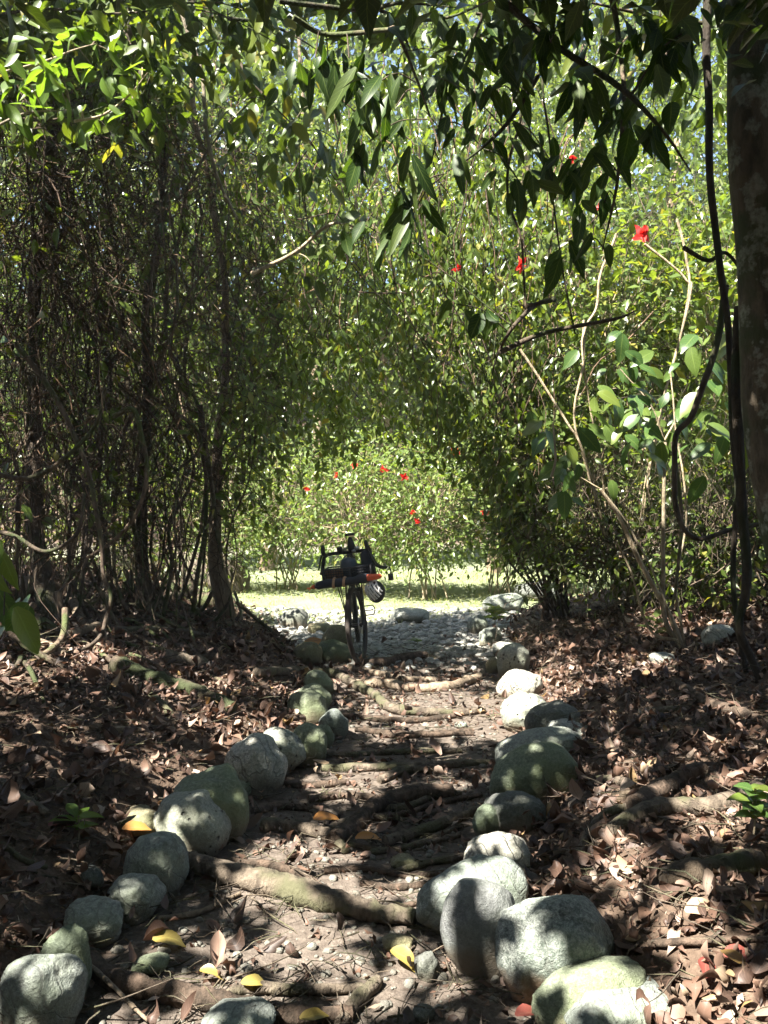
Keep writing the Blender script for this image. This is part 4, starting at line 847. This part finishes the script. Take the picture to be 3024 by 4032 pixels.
# --- overhanging branches with big dark leaves
def hanging(P, Y, rpx, label, clusters, L, mat='leaf_dark', stem='vine', spread=50, nl=8, droop=1.0, wr=.26, name='overhanging_branch', face=(0, -.6, .6)):
    t = thing(name, None, label, 'branch', 'branches overhanging the path'); sb = MB(); lb = MB()
    for S in P:
        pts = wob(spl([at(x, y, Y+.1*math.sin(i*1.7)) for i, (x, y) in enumerate(S)], 9), .02, sum(map(ord, label)) % 71, 2.5)
        r = rpx/FPX*Y; sb.tube(pts, np.interp(np.linspace(0, 1, len(pts)), [0, .6, 1], [r, r*.7, r*.18]), 8)
    for (x, y, n) in clusters:
        c = at(x, y, Y+RNG.normal()*.15); s = nearest(P, Y, c); sb.tube(wob(spl([s, (s+c)/2+np.array([0, 0, .05]), c], 5), .01, x), .004, 5)
        p = c+RNG.normal(size=(n, 3))*spread/FPX*Y*np.array([1, 1, .5]); a = RNG.random(n)*6.28
        ax = np.stack([np.cos(a)*.6, np.sin(a)*.5, -droop*np.ones(n)+.35*RNG.normal(size=n)], -1); l = L*(.65+.5*RNG.random(n))
        no = np.stack([RNG.normal(size=n)*.5, face[1]+RNG.normal(size=n)*.5, face[2]+0*a], -1)
        leaves(lb, p, ax, no, l, l*wr*(.85+.3*RNG.random(n)), .4*RNG.normal(size=n)+.3, .3, 6)
    for q in lb.v: q += (.009*np.stack([vn3(q*13+i*5) for i in range(3)], -1)).astype(np.float32)
    sb.build('stem', M[stem], t); lb.build('leaves', M[mat], t)
def nearest(P, Y, c):
    best = None
    for S in P:
        for q in spl([at(x, y, Y) for x, y in S], 6):
            d = np.linalg.norm(q-c)
            if best is None or d < best[0]: best = (d, q)
    return best[1]
hanging([k5([(-460, -10), (-100, 40), (60, 20), (300, 40)]), k5([(-400, 60), (-250, 140), (0, 130), (50, 150), (150, 400), (260, 750)])], 4.6, 11, 'overhanging branch with long dark strap leaves at the top middle',
        [(1290, 250, 11), (1240, 230, 6), (1370, 230, 5), (1480, 330, 10), (1560, 420, 8), (1450, 560, 8), (1640, 800, 12), (1680, 620, 8), (1600, 900, 10)], .26)
hanging([k5([(470, -60), (720, 180), (1000, 370), (1150, 520), (1330, 740)])], 4.4, 15, 'stout bare branch slanting across the upper right with dark leaves', [(2000, 210, 10), (2150, 180, 10), (2330, 340, 12), (2450, 380, 14), (2500, 120, 10), (2250, 60, 9), (2620, 250, 10), (2700, 120, 10), (2570, 500, 8)], .19, wr=.38)
hanging([k5([(745, -60), (700, 220), (560, 480), (400, 660), (270, 750)])], 4.7, 11, 'bowed grey branch swinging down to the left with hanging dark leaves', [(2100, 560, 9), (2180, 640, 12), (2050, 720, 10), (1950, 350, 12), (1890, 130, 10), (1800, 240, 10), (1900, 520, 8), (1720, 300, 8), (2000, 60, 9), (1740, 480, 7)], .185, wr=.34)
hanging([k5([(960, -60), (1010, 130), (1040, 400), (1000, 800), (950, 1080)])], 4.8, 13, 'dark upright branch hanging down between the red blooms', [(2330, 640, 8), (2280, 700, 6), (2420, 540, 8), (2300, 960, 6), (2380, 800, 6)], .22, wr=.34)
hanging([k5([(740, 1290), (660, 1310), (600, 1350), (540, 1420), (500, 1520), (470, 1640)]), k5([(500, 1520), (700, 1430), (1000, 1380), (1100, 1340)]), k5([(612, 1320), (660, 1310)])], 5.2, 11, 'black crooked twig pointing right in front of the bush', [(1960, 1250, 4), (1800, 1200, 4), (1420, 870, 3)], .16, wr=.5, stem='trunkd')
hanging([k4([(1090, 1190), (1280, 1090), (1450, 960), (1659, 1050)])], 7.2, 9, 'pale slanting branch at the centre left', [(1420, 850, 6), (1330, 900, 5), (1250, 1080, 5), (1180, 1000, 5)], .17, wr=.5, mat='leaf_mid', stem='twigpale')
hanging([k4([(-60, 330), (150, 270), (300, 220), (420, 190)]), k4([(330, 520), (450, 490), (560, 400), (640, 310)]), k4([(-40, 560), (120, 480), (300, 470)])], 5.0, 6, 'sunlit branch of bright green leaves at the upper left',
        [(290, 190, 9), (400, 220, 9), (150, 250, 10), (60, 300, 8), (250, 350, 10), (480, 300, 7), (560, 300, 6), (430, 420, 8), (180, 340, 8), (330, 470, 6), (80, 420, 8), (230, 270, 8), (520, 390, 6)], .15, mat='leaf_bright', stem='twigpale', wr=.46, droop=.35, spread=60, face=(0, -.5, .7))
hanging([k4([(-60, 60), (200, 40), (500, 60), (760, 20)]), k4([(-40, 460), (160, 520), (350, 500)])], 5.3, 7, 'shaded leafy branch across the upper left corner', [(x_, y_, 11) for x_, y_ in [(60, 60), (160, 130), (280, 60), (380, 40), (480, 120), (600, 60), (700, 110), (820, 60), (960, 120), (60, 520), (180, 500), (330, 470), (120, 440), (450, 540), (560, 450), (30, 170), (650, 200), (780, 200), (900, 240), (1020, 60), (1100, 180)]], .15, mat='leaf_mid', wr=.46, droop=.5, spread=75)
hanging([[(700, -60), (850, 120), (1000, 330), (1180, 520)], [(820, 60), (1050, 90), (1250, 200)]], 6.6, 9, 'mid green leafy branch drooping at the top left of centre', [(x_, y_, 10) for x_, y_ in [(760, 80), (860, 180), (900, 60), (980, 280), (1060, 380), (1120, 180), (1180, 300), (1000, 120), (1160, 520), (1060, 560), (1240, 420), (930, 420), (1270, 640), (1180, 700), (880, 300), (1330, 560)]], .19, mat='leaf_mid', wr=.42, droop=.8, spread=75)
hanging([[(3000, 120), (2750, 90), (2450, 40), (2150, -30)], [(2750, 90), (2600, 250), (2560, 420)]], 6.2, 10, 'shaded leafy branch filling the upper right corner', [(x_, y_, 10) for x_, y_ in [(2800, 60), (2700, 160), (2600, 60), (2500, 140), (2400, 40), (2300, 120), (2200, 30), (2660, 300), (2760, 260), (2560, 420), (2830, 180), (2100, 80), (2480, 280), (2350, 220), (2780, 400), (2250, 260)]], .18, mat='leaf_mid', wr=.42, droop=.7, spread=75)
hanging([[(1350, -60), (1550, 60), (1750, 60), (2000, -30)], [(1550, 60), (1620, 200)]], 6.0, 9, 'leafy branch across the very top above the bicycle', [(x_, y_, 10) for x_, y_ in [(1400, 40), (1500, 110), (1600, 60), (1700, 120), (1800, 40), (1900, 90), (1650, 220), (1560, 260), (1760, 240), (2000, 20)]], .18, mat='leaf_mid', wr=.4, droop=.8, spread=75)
hanging([[(-60, 2280), (20, 2240), (80, 2160)]], 4.2, 6, 'dark green glossy leaves poking in at the left edge', [(20, 2150, 3), (40, 2330, 4), (70, 2380, 3), (10, 2420, 3)], .24, mat='leaf_big', wr=.42)
# --- fallen log behind thicket
root([(480, 1010), (620, 1000), (800, 1020), (1010, 1075)], 62, 'fallen brown log behind the left thicket', 'root', (k, 0., 1300.), name='log', cat='log', group=None, taper=.9)
# tangled surface roots under the left thicket
for i, P in enumerate([[(60, 1150), (200, 1190), (380, 1180), (500, 1230)], [(250, 1330), (400, 1300), (470, 1200), (455, 1100)], [(0, 1180), (150, 1260), (300, 1310)], [(420, 1150), (560, 1190), (700, 1170), (830, 1120)], [(100, 1100), (260, 1130), (330, 1210), (420, 1330)], [(560, 1120), (700, 1090), (860, 1150), (1000, 1190)], [(300, 1250), (500, 1290), (700, 1290), (900, 1330)], [(-20, 1320), (120, 1340), (280, 1400)]]):
    root(P, 13+5*(i % 3), ['brown surface root at the foot of the dark slim trunk', 'pale curled surface root rising to a liana', 'grey surface root at the left edge of the thicket', 'long surface root before the fallen log', 'twisted root crossing others under the thicket', 'surface root reaching towards the path mouth', 'lowest surface root on the left bank', 'short surface root under the glossy leaves'][i],
         ['root', 'rootpale', 'vine'][i % 3], (k, 0., 1300.), group='surface roots under the thicket', sink=1.2, rs=.8)
# ------------------------------------------------------------------ bicycle (faces the viewer, front wheel turned to its right)
def bicycle():
    o = gnd(1428, 2610); t = thing('bicycle', None, 'black touring bicycle with drop bars and front basket leaning at the end of the path', 'bicycle')
    BM = Matrix.Translation(Vector(o)) @ Euler((0, R(-7), R(4)), 'ZYX').to_matrix().to_4x4()
    BM = Matrix.Translation(Vector(o)) @ Matrix.Rotation(R(4), 4, 'Z') @ Matrix.Rotation(R(-7), 4, 'Y')
    SM = Matrix.Translation((0, .05, 0)) @ Matrix.Rotation(R(-15), 4, 'Z') @ Matrix.Translation((0, -.05, 0))
    I4 = Matrix.Identity(4)
    def fin(mb, name, mat, parent, X=I4, smooth=True):
        m4 = np.array(BM @ X)
        for i in range(len(mb.v)): mb.v[i] = (mb.v[i]@m4[:3, :3].T+m4[:3, 3]).astype(np.float32)
        return mb.build(name, M[mat], parent, smooth)
    def ring(mb, c, Rr, r, seg=44, sides=8):
        a = np.linspace(0, 2*math.pi, seg+1); mb.tube(np.stack([a*0+c[0], c[1]+Rr*np.cos(a), c[2]+Rr*np.sin(a)], -1), r, sides, False)
    def wheel(name, y, X):
        c = (0, y, .345); mb = MB(); ring(mb, c, .308, .011)
        for i in range(28):
            a = i*2*math.pi/28; b = a+(.5 if i % 2 else -.5); sx = .03*(1 if i % 4 < 2 else -1)
            mb.tube([[sx, y+.02*math.cos(b), .345+.02*math.sin(b)], [0, y+.305*math.cos(a), .345+.305*math.sin(a)]], .0014, 3, False)
        mb.tube([[-.05, y, .345], [.05, y, .345]], .02, 10); w_ = fin(mb, name, 'blackm', t, X)
        mb = MB(); ring(mb, c, .324, .0225, 60, 10); fin(mb, 'tyre', 'tyre', w_, X)
        mb = MB()
        for rr in (.055, .068, .08): ring(mb, (.036, y, .345), rr, .0035, 28, 4)
        for i in range(6):
            a = i*math.pi/3; mb.tube([[.036, y, .345], [.036, y+.08*math.cos(a+.3), .345+.08*math.sin(a+.3)]], .003, 4)
        fin(mb, 'disc_rotor', 'steel', w_, X)
    wheel('front_wheel', 0, SM); wheel('rear_wheel', 1.04, I4)
    mb = MB(); T = mb.tube
    T([(0, .125, .66), (0, .19, .87)], .021, 12); T([(0, .135, .69), (0, .62, .28)], .021, 12); T([(0, .18, .83), (0, .78, .79)], .017, 12); T([(0, .62, .28), (0, .81, .86)], .017, 12)
    for sx in (-1, 1):
        T(spl([(sx*.03, .64, .28), (sx*.06, .75, .3), (sx*.068, 1.04, .345)]), .011, 8); T(spl([(sx*.02, .78, .78), (sx*.055, .9, .6), (sx*.068, 1.04, .345)]), .009, 8)
    T([(-.04, .62, .28), (.04, .62, .28)], .025, 12); fin(mb, 'frame', 'blackm', t)
    mb = MB(); T = mb.tube
    T([(-.06, .115, .655), (.06, .115, .655)], .02, 10)
    for sx in (-1, 1): T(spl([(sx*.055, .115, .66), (sx*.06, .08, .52), (sx*.058, 0, .345)]), [.016]*7+[.014]*6, 10)
    fin(mb, 'fork', 'blackm', t, SM)
    mb = MB(); mb.tube([(0, .19, .87), (0, .205, .955)], .018, 12); mb.tube([(0, .205, .95), (0, .11, .985)], .017, 12); fin(mb, 'stem', 'blackm', t, SM)
    mb = MB(); HB = [(.20, .035, 1.005), (.207, -.02, 1.0), (.222, -.035, .955), (.245, -.01, .89), (.275, .05, .845), (.305, .13, .83)]
    L = [(-x, y, z) for x, y, z in HB[::-1]]; P = L+[(-.17, .09, 1.005), (-.08, .11, 1.005), (0, .11, 1.005), (.08, .11, 1.005), (.17, .09, 1.005)]+HB
    mb.tube(spl(P, 6), .0165, 10); hb = fin(mb, 'handlebar', 'black', t, SM)
    for sx in (-1, 1):
        mb = MB(); mb.tube(spl([(sx*.205, .01, 1.0), (sx*.207, -.05, 1.02), (sx*.203, -.085, 1.06), (sx*.195, -.09, 1.105)], 5), [.019, .02, .021, .021, .021, .021, .021, .02, .02, .02, .02, .02, .019, .018, .017, .012][:16], 10)
        h = fin(mb, 'brake_hood', 'black', t, SM)
        mb = MB(); mb.tube(spl([(sx*.212, -.095, 1.02), (sx*.235, -.105, .96), (sx*.262, -.09, .885)], 5), .0075, 6); fin(mb, 'brake_lever', 'blackm', h, SM)
    mb = MB(); mb.tube(spl([(.305, .13, .83), (.335, .14, .825), (.35, .12, .80), (.35, .10, .765)], 5), .006, 6); mr = fin(mb, 'bar_end_mirror', 'blackm', t, SM)
    mb = MB(); mb.box((.347, .10, .74), (.045, .02, .06)); fin(mb, 'mirror_housing', 'black', mr, SM, False)
    # things clamped on the bar
    mb = MB(); mb.tube([(.02, .10, 1.0), (.02, .09, 1.04), (.02, .085, 1.075), (.02, .085, 1.14)], [.03, .038, .034, .016], 12); mb.box((.02, .085, 1.165), (.085, .05, .022)); fin(mb, 'phone_mount', 'black', t, SM)
    mb = MB(); mb.tube([(-.085, .10, 1.0), (-.09, .085, 1.03), (-.09, .08, 1.062)], [.022, .026, .026], 10); fin(mb, 'bell', 'black', t, SM)
    mb = MB(); mb.box((.075, .07, 1.035), (.03, .05, .03)); mb.box((.045, .06, 1.015), (.03, .04, .02)); fin(mb, 'headlight', 'steel', t, SM, False)
    mb = MB(); mb.tube([(.155, .05, .83), (.155, .05, .90), (.155, .05, .98), (.153, .05, 1.005)], [.045, .053, .052, .03], 14); fin(mb, 'stem_bag', 'cloth', t, SM)
    # basket
    mb = MB(); x0, x1, y0, y1, z0, z1 = -.21, .225, -.13, .06, .77, .885
    for z in np.linspace(z0, z1, 6):
        mb.tube([(x0, y0, z), (x1, y0, z), (x1, y1, z), (x0, y1, z), (x0, y0, z)], .0035 if z < z1-.01 else .006, 5)
    for x in np.linspace(x0, x1, 20):
        for y in (y0, y1): mb.tube([(x, y, z0), (x, y, z1)], .0028, 4)
        mb.tube([(x, y0, z0), (x, y1, z0)], .0028, 4)
    for y in np.linspace(y0, y1, 8):
        for x in (x0, x1): mb.tube([(x, y, z0), (x, y, z1)], .0028, 4)
    for x in (x0, x1): mb.box((x, y0, (z0+z1)/2+.012), (.02, .02, z1-z0+.01))
    bk = fin(mb, 'basket', 'black', t, SM)
    mb = MB(); mb.box((-.135, -.04, .825), (.19, .17, .10)); fin(mb, 'wicker_liner', 'wicker', bk, SM, False)
    mb = MB(); mb.box((.13, -.04, .83), (.18, .17, .115)); fin(mb, 'basket_pouch', 'cloth', bk, SM, False)
    mb = MB(); T = mb.tube
    for sx in (-1, 1):
        T(spl([(sx*.1, .05, .74), (sx*.1, -.1, .74), (sx*.09, -.17, .735), (sx*.02, -.185, .735)], 4), .006, 6); T([(sx*.1, -.03, .74), (sx*.075, 0, .38)], .005, 6); T([(sx*.1, -.12, .74), (sx*.078, -.01, .42)], .005, 6)
        T([(sx*.088, -.06, .56), (sx*.088, 0, .56)], .0045, 6); T([(sx*.04, .04, .735), (sx*.04, -.18, .735)], .004, 6)
    for y in (.03, -.05, -.12): T([(-.1, y, .74), (.1, y, .74)], .005, 6)
    fin(mb, 'front_rack', 'blackm', t, SM)
    # drivetrain, saddle
    mb = MB(); T = mb.tube
    for rr in (.07, .085): ring(mb, (.05, .62, .28), rr, .004, 30, 5)
    T([(.06, .62, .28), (.07, .50, .39)], .011, 8); T([(-.06, .62, .28), (-.07, .74, .17)], .011, 8); cr = fin(mb, 'crankset', 'blackm', t)
    for sx, y, z in ((1, .50, .39), (-1, .74, .17)):
        mb = MB(); T = mb.tube
        for zz in (-.045, 0, .045): T([(sx*.085, y, z+zz), (sx*.175, y, z+zz)], .006, 6)
        T([(sx*.085, y, z-.045), (sx*.085, y, z+.045)], .006, 6); T(spl([(sx*.175, y, z-.045), (sx*.19, y, z), (sx*.175, y, z+.045)], 3), .006, 6); fin(mb, 'pedal', 'blackm', cr)
    mb = MB(); mb.tube([(0, .81, .86), (0, .835, .95)], .013, 10); fin(mb, 'seat_post', 'blackm', t)
    mb = MB(); n = 9; yy = np.linspace(.72, .99, n); ww = np.array([.012, .02, .024, .03, .042, .06, .072, .07, .045]); v = []
    for y, w_ in zip(yy, ww):
        a = np.linspace(0, 2*math.pi, 12, endpoint=False); v.append(np.stack([w_*np.cos(a), a*0+y, .965+.02*np.sin(a)], -1))
    i0 = np.arange(n-1)[:, None]*12+np.arange(12)[None]; i1 = np.arange(n-1)[:, None]*12+(np.arange(12)[None]+1) % 12
    mb.add(np.concatenate(v), np.stack([i0, i1, i1+12, i0+12], -1).reshape(-1, 4)); fin(mb, 'saddle', 'black', t)
    # --- things carried
    u = thing('folded_umbrella', None, 'rolled dark umbrella with orange ends strapped across the bicycle rack', 'umbrella')
    mb = MB(); P = spl([(-.285, -.20, .755), (-.2, -.19, .765), (0, -.185, .775), (.15, -.185, .785), (.225, -.185, .79)], 5); nn = len(P)
    mb.tube(wob(P, .006, 4, 9), np.interp(np.linspace(0, 1, nn), [0, .1, .3, .45, .6, .8, 1], [.012, .034, .038, .036, .033, .045, .03]), 14); fin(mb, 'canopy', 'cloth', u, SM)
    mb = MB(); mb.tube([(.20, -.2, .79), (.25, -.2, .79), (.31, -.19, .79), (.325, -.19, .788)], [.03, .028, .022, .008], 10); fin(mb, 'handle', 'orange', u, SM)
    mb = MB(); mb.tube([(-.285, -.2, .757), (-.315, -.2, .752)], [.02, .013], 8); mb.tube([(-.31, -.2, .752), (-.355, -.2, .745)], .006, 6); mb.tube([(-.31, -.2, .745), (-.34, -.2, .73)], .005, 6); fin(mb, 'tip', 'orange', u, SM)
    for x, r_ in ((-.105, .043), (-.012, .042)):
        mb = MB(); a = np.linspace(0, 2*math.pi, 17); c = np.stack([x+.008*np.sin(a), -.187+r_*np.cos(a), .772+r_*np.sin(a)], -1)
        for dx in (-.006, 0, .006): mb.tube(c+[dx, 0, 0], .006, 6, False)
        fin(mb, 'strap', 'tan', u, SM)
    b = thing('bag', None, 'blue black rounded bag sitting in the bicycle basket', 'bag'); mb = MB()
    lat = np.linspace(-.5*math.pi, .5*math.pi, 13); lon = np.linspace(0, 2*math.pi, 20, endpoint=False); la, lo = np.meshgrid(lat, lon, indexing='ij')
    def ball(c, r, e=1.):
        f = lambda q: np.sign(q)*np.abs(q)**e
        return np.stack([c[0]+r[0]*f(np.cos(la))*np.cos(lo), c[1]+r[1]*f(np.cos(la))*np.sin(lo), c[2]+r[2]*f(np.sin(la))], -1).reshape(-1, 3)
    i0 = (np.arange(12)[:, None]*20+np.arange(20)[None]); i1 = (np.arange(12)[:, None]*20+(np.arange(20)[None]+1) % 20); BF = np.stack([i0, i1, i1+20, i0+20], -1).reshape(-1, 4)
    v = ball((0, -.02, .87), (.085, .07, .10), .8); v += .006*vn3(v*25)[:, None]; mb.add(v, BF); fin(mb, 'bag_body', 'bluebag', b, SM)
    mb = MB(); mb.tube(spl([(-.04, -.02, .965), (0, -.03, .99), (.04, -.02, .965)], 5), .005, 6); fin(mb, 'bag_handle', 'black', b, SM)
    h = thing('helmet', None, 'white cycling helmet with dark vents hanging from the bicycle rack', 'helmet'); HC = (.255, -.17, .655); HR = (.085, .10, .105)
    mb = MB(); mb.add(ball(HC, tuple(q*.93 for q in HR)), BF); fin(mb, 'liner', 'black', h, SM)
    mb = MB()  # shell: curved ribs round the long axis with cross bars between them
    E = Matrix.Rotation(R(-35), 3, 'Y'); hm = lambda P: [Vector(HC)+E @ Vector((p[0]*HR[0], p[1]*HR[1], p[2]*HR[2])) for p in P]
    for q in (-.85, -.52, -.18, .18, .52, .85):
        a = np.linspace(-2.1, 2.1, 22); w_ = math.sqrt(1-q*q*.8)
        mb.tube(np.array([p[:] for p in hm([(q*.9*(1-.12*abs(math.sin(x))), w_*math.sin(x), w_*math.cos(x)) for x in a])]), .0085, 6)
    for i, (q, x) in enumerate([(q, x) for q in (-.68, -.35, 0, .35, .68) for x in (-1.6, -.9, -.25, .45, 1.1, 1.7)]):
        x += .3*(i // 6 % 2); pts = []
        for dq in (-.18, 0, .18):
            qq = q+dq; w_ = math.sqrt(max(.05, 1-qq*qq*.8)); xx = x+dq*.9; pts.append((qq*.92, w_*math.sin(xx), w_*math.cos(xx)))
        mb.tube(np.array([p[:] for p in hm(pts)]), .0062, 6)
    fin(mb, 'shell', 'white', h, SM)
    mb = MB(); mb.tube(spl([(.20, -.19, .76), (.19, -.2, .71), (.21, -.19, .66)], 5), .004, 5); fin(mb, 'chin_strap', 'black', h, SM)
bicycle()

# ------------------------------------------------------------------ air
hz, nt = newmat('haze'); g = NT(nt); pv = g.n('ShaderNodeVolumePrincipled'); pv.inputs['Color'].default_value = (.95, .97, 1, 1); pv.inputs['Density'].default_value = .0014; pv.inputs['Anisotropy'].default_value = .3
nt.links.new(pv.outputs[0], g.n('ShaderNodeOutputMaterial').inputs['Volume'])
mb = MB(); mb.box((0, 12, 11.5), (80, 80, 26)); tag(mb.build('haze', hz, None, False), 'thin sunlit haze in the forest air', kind='stuff')
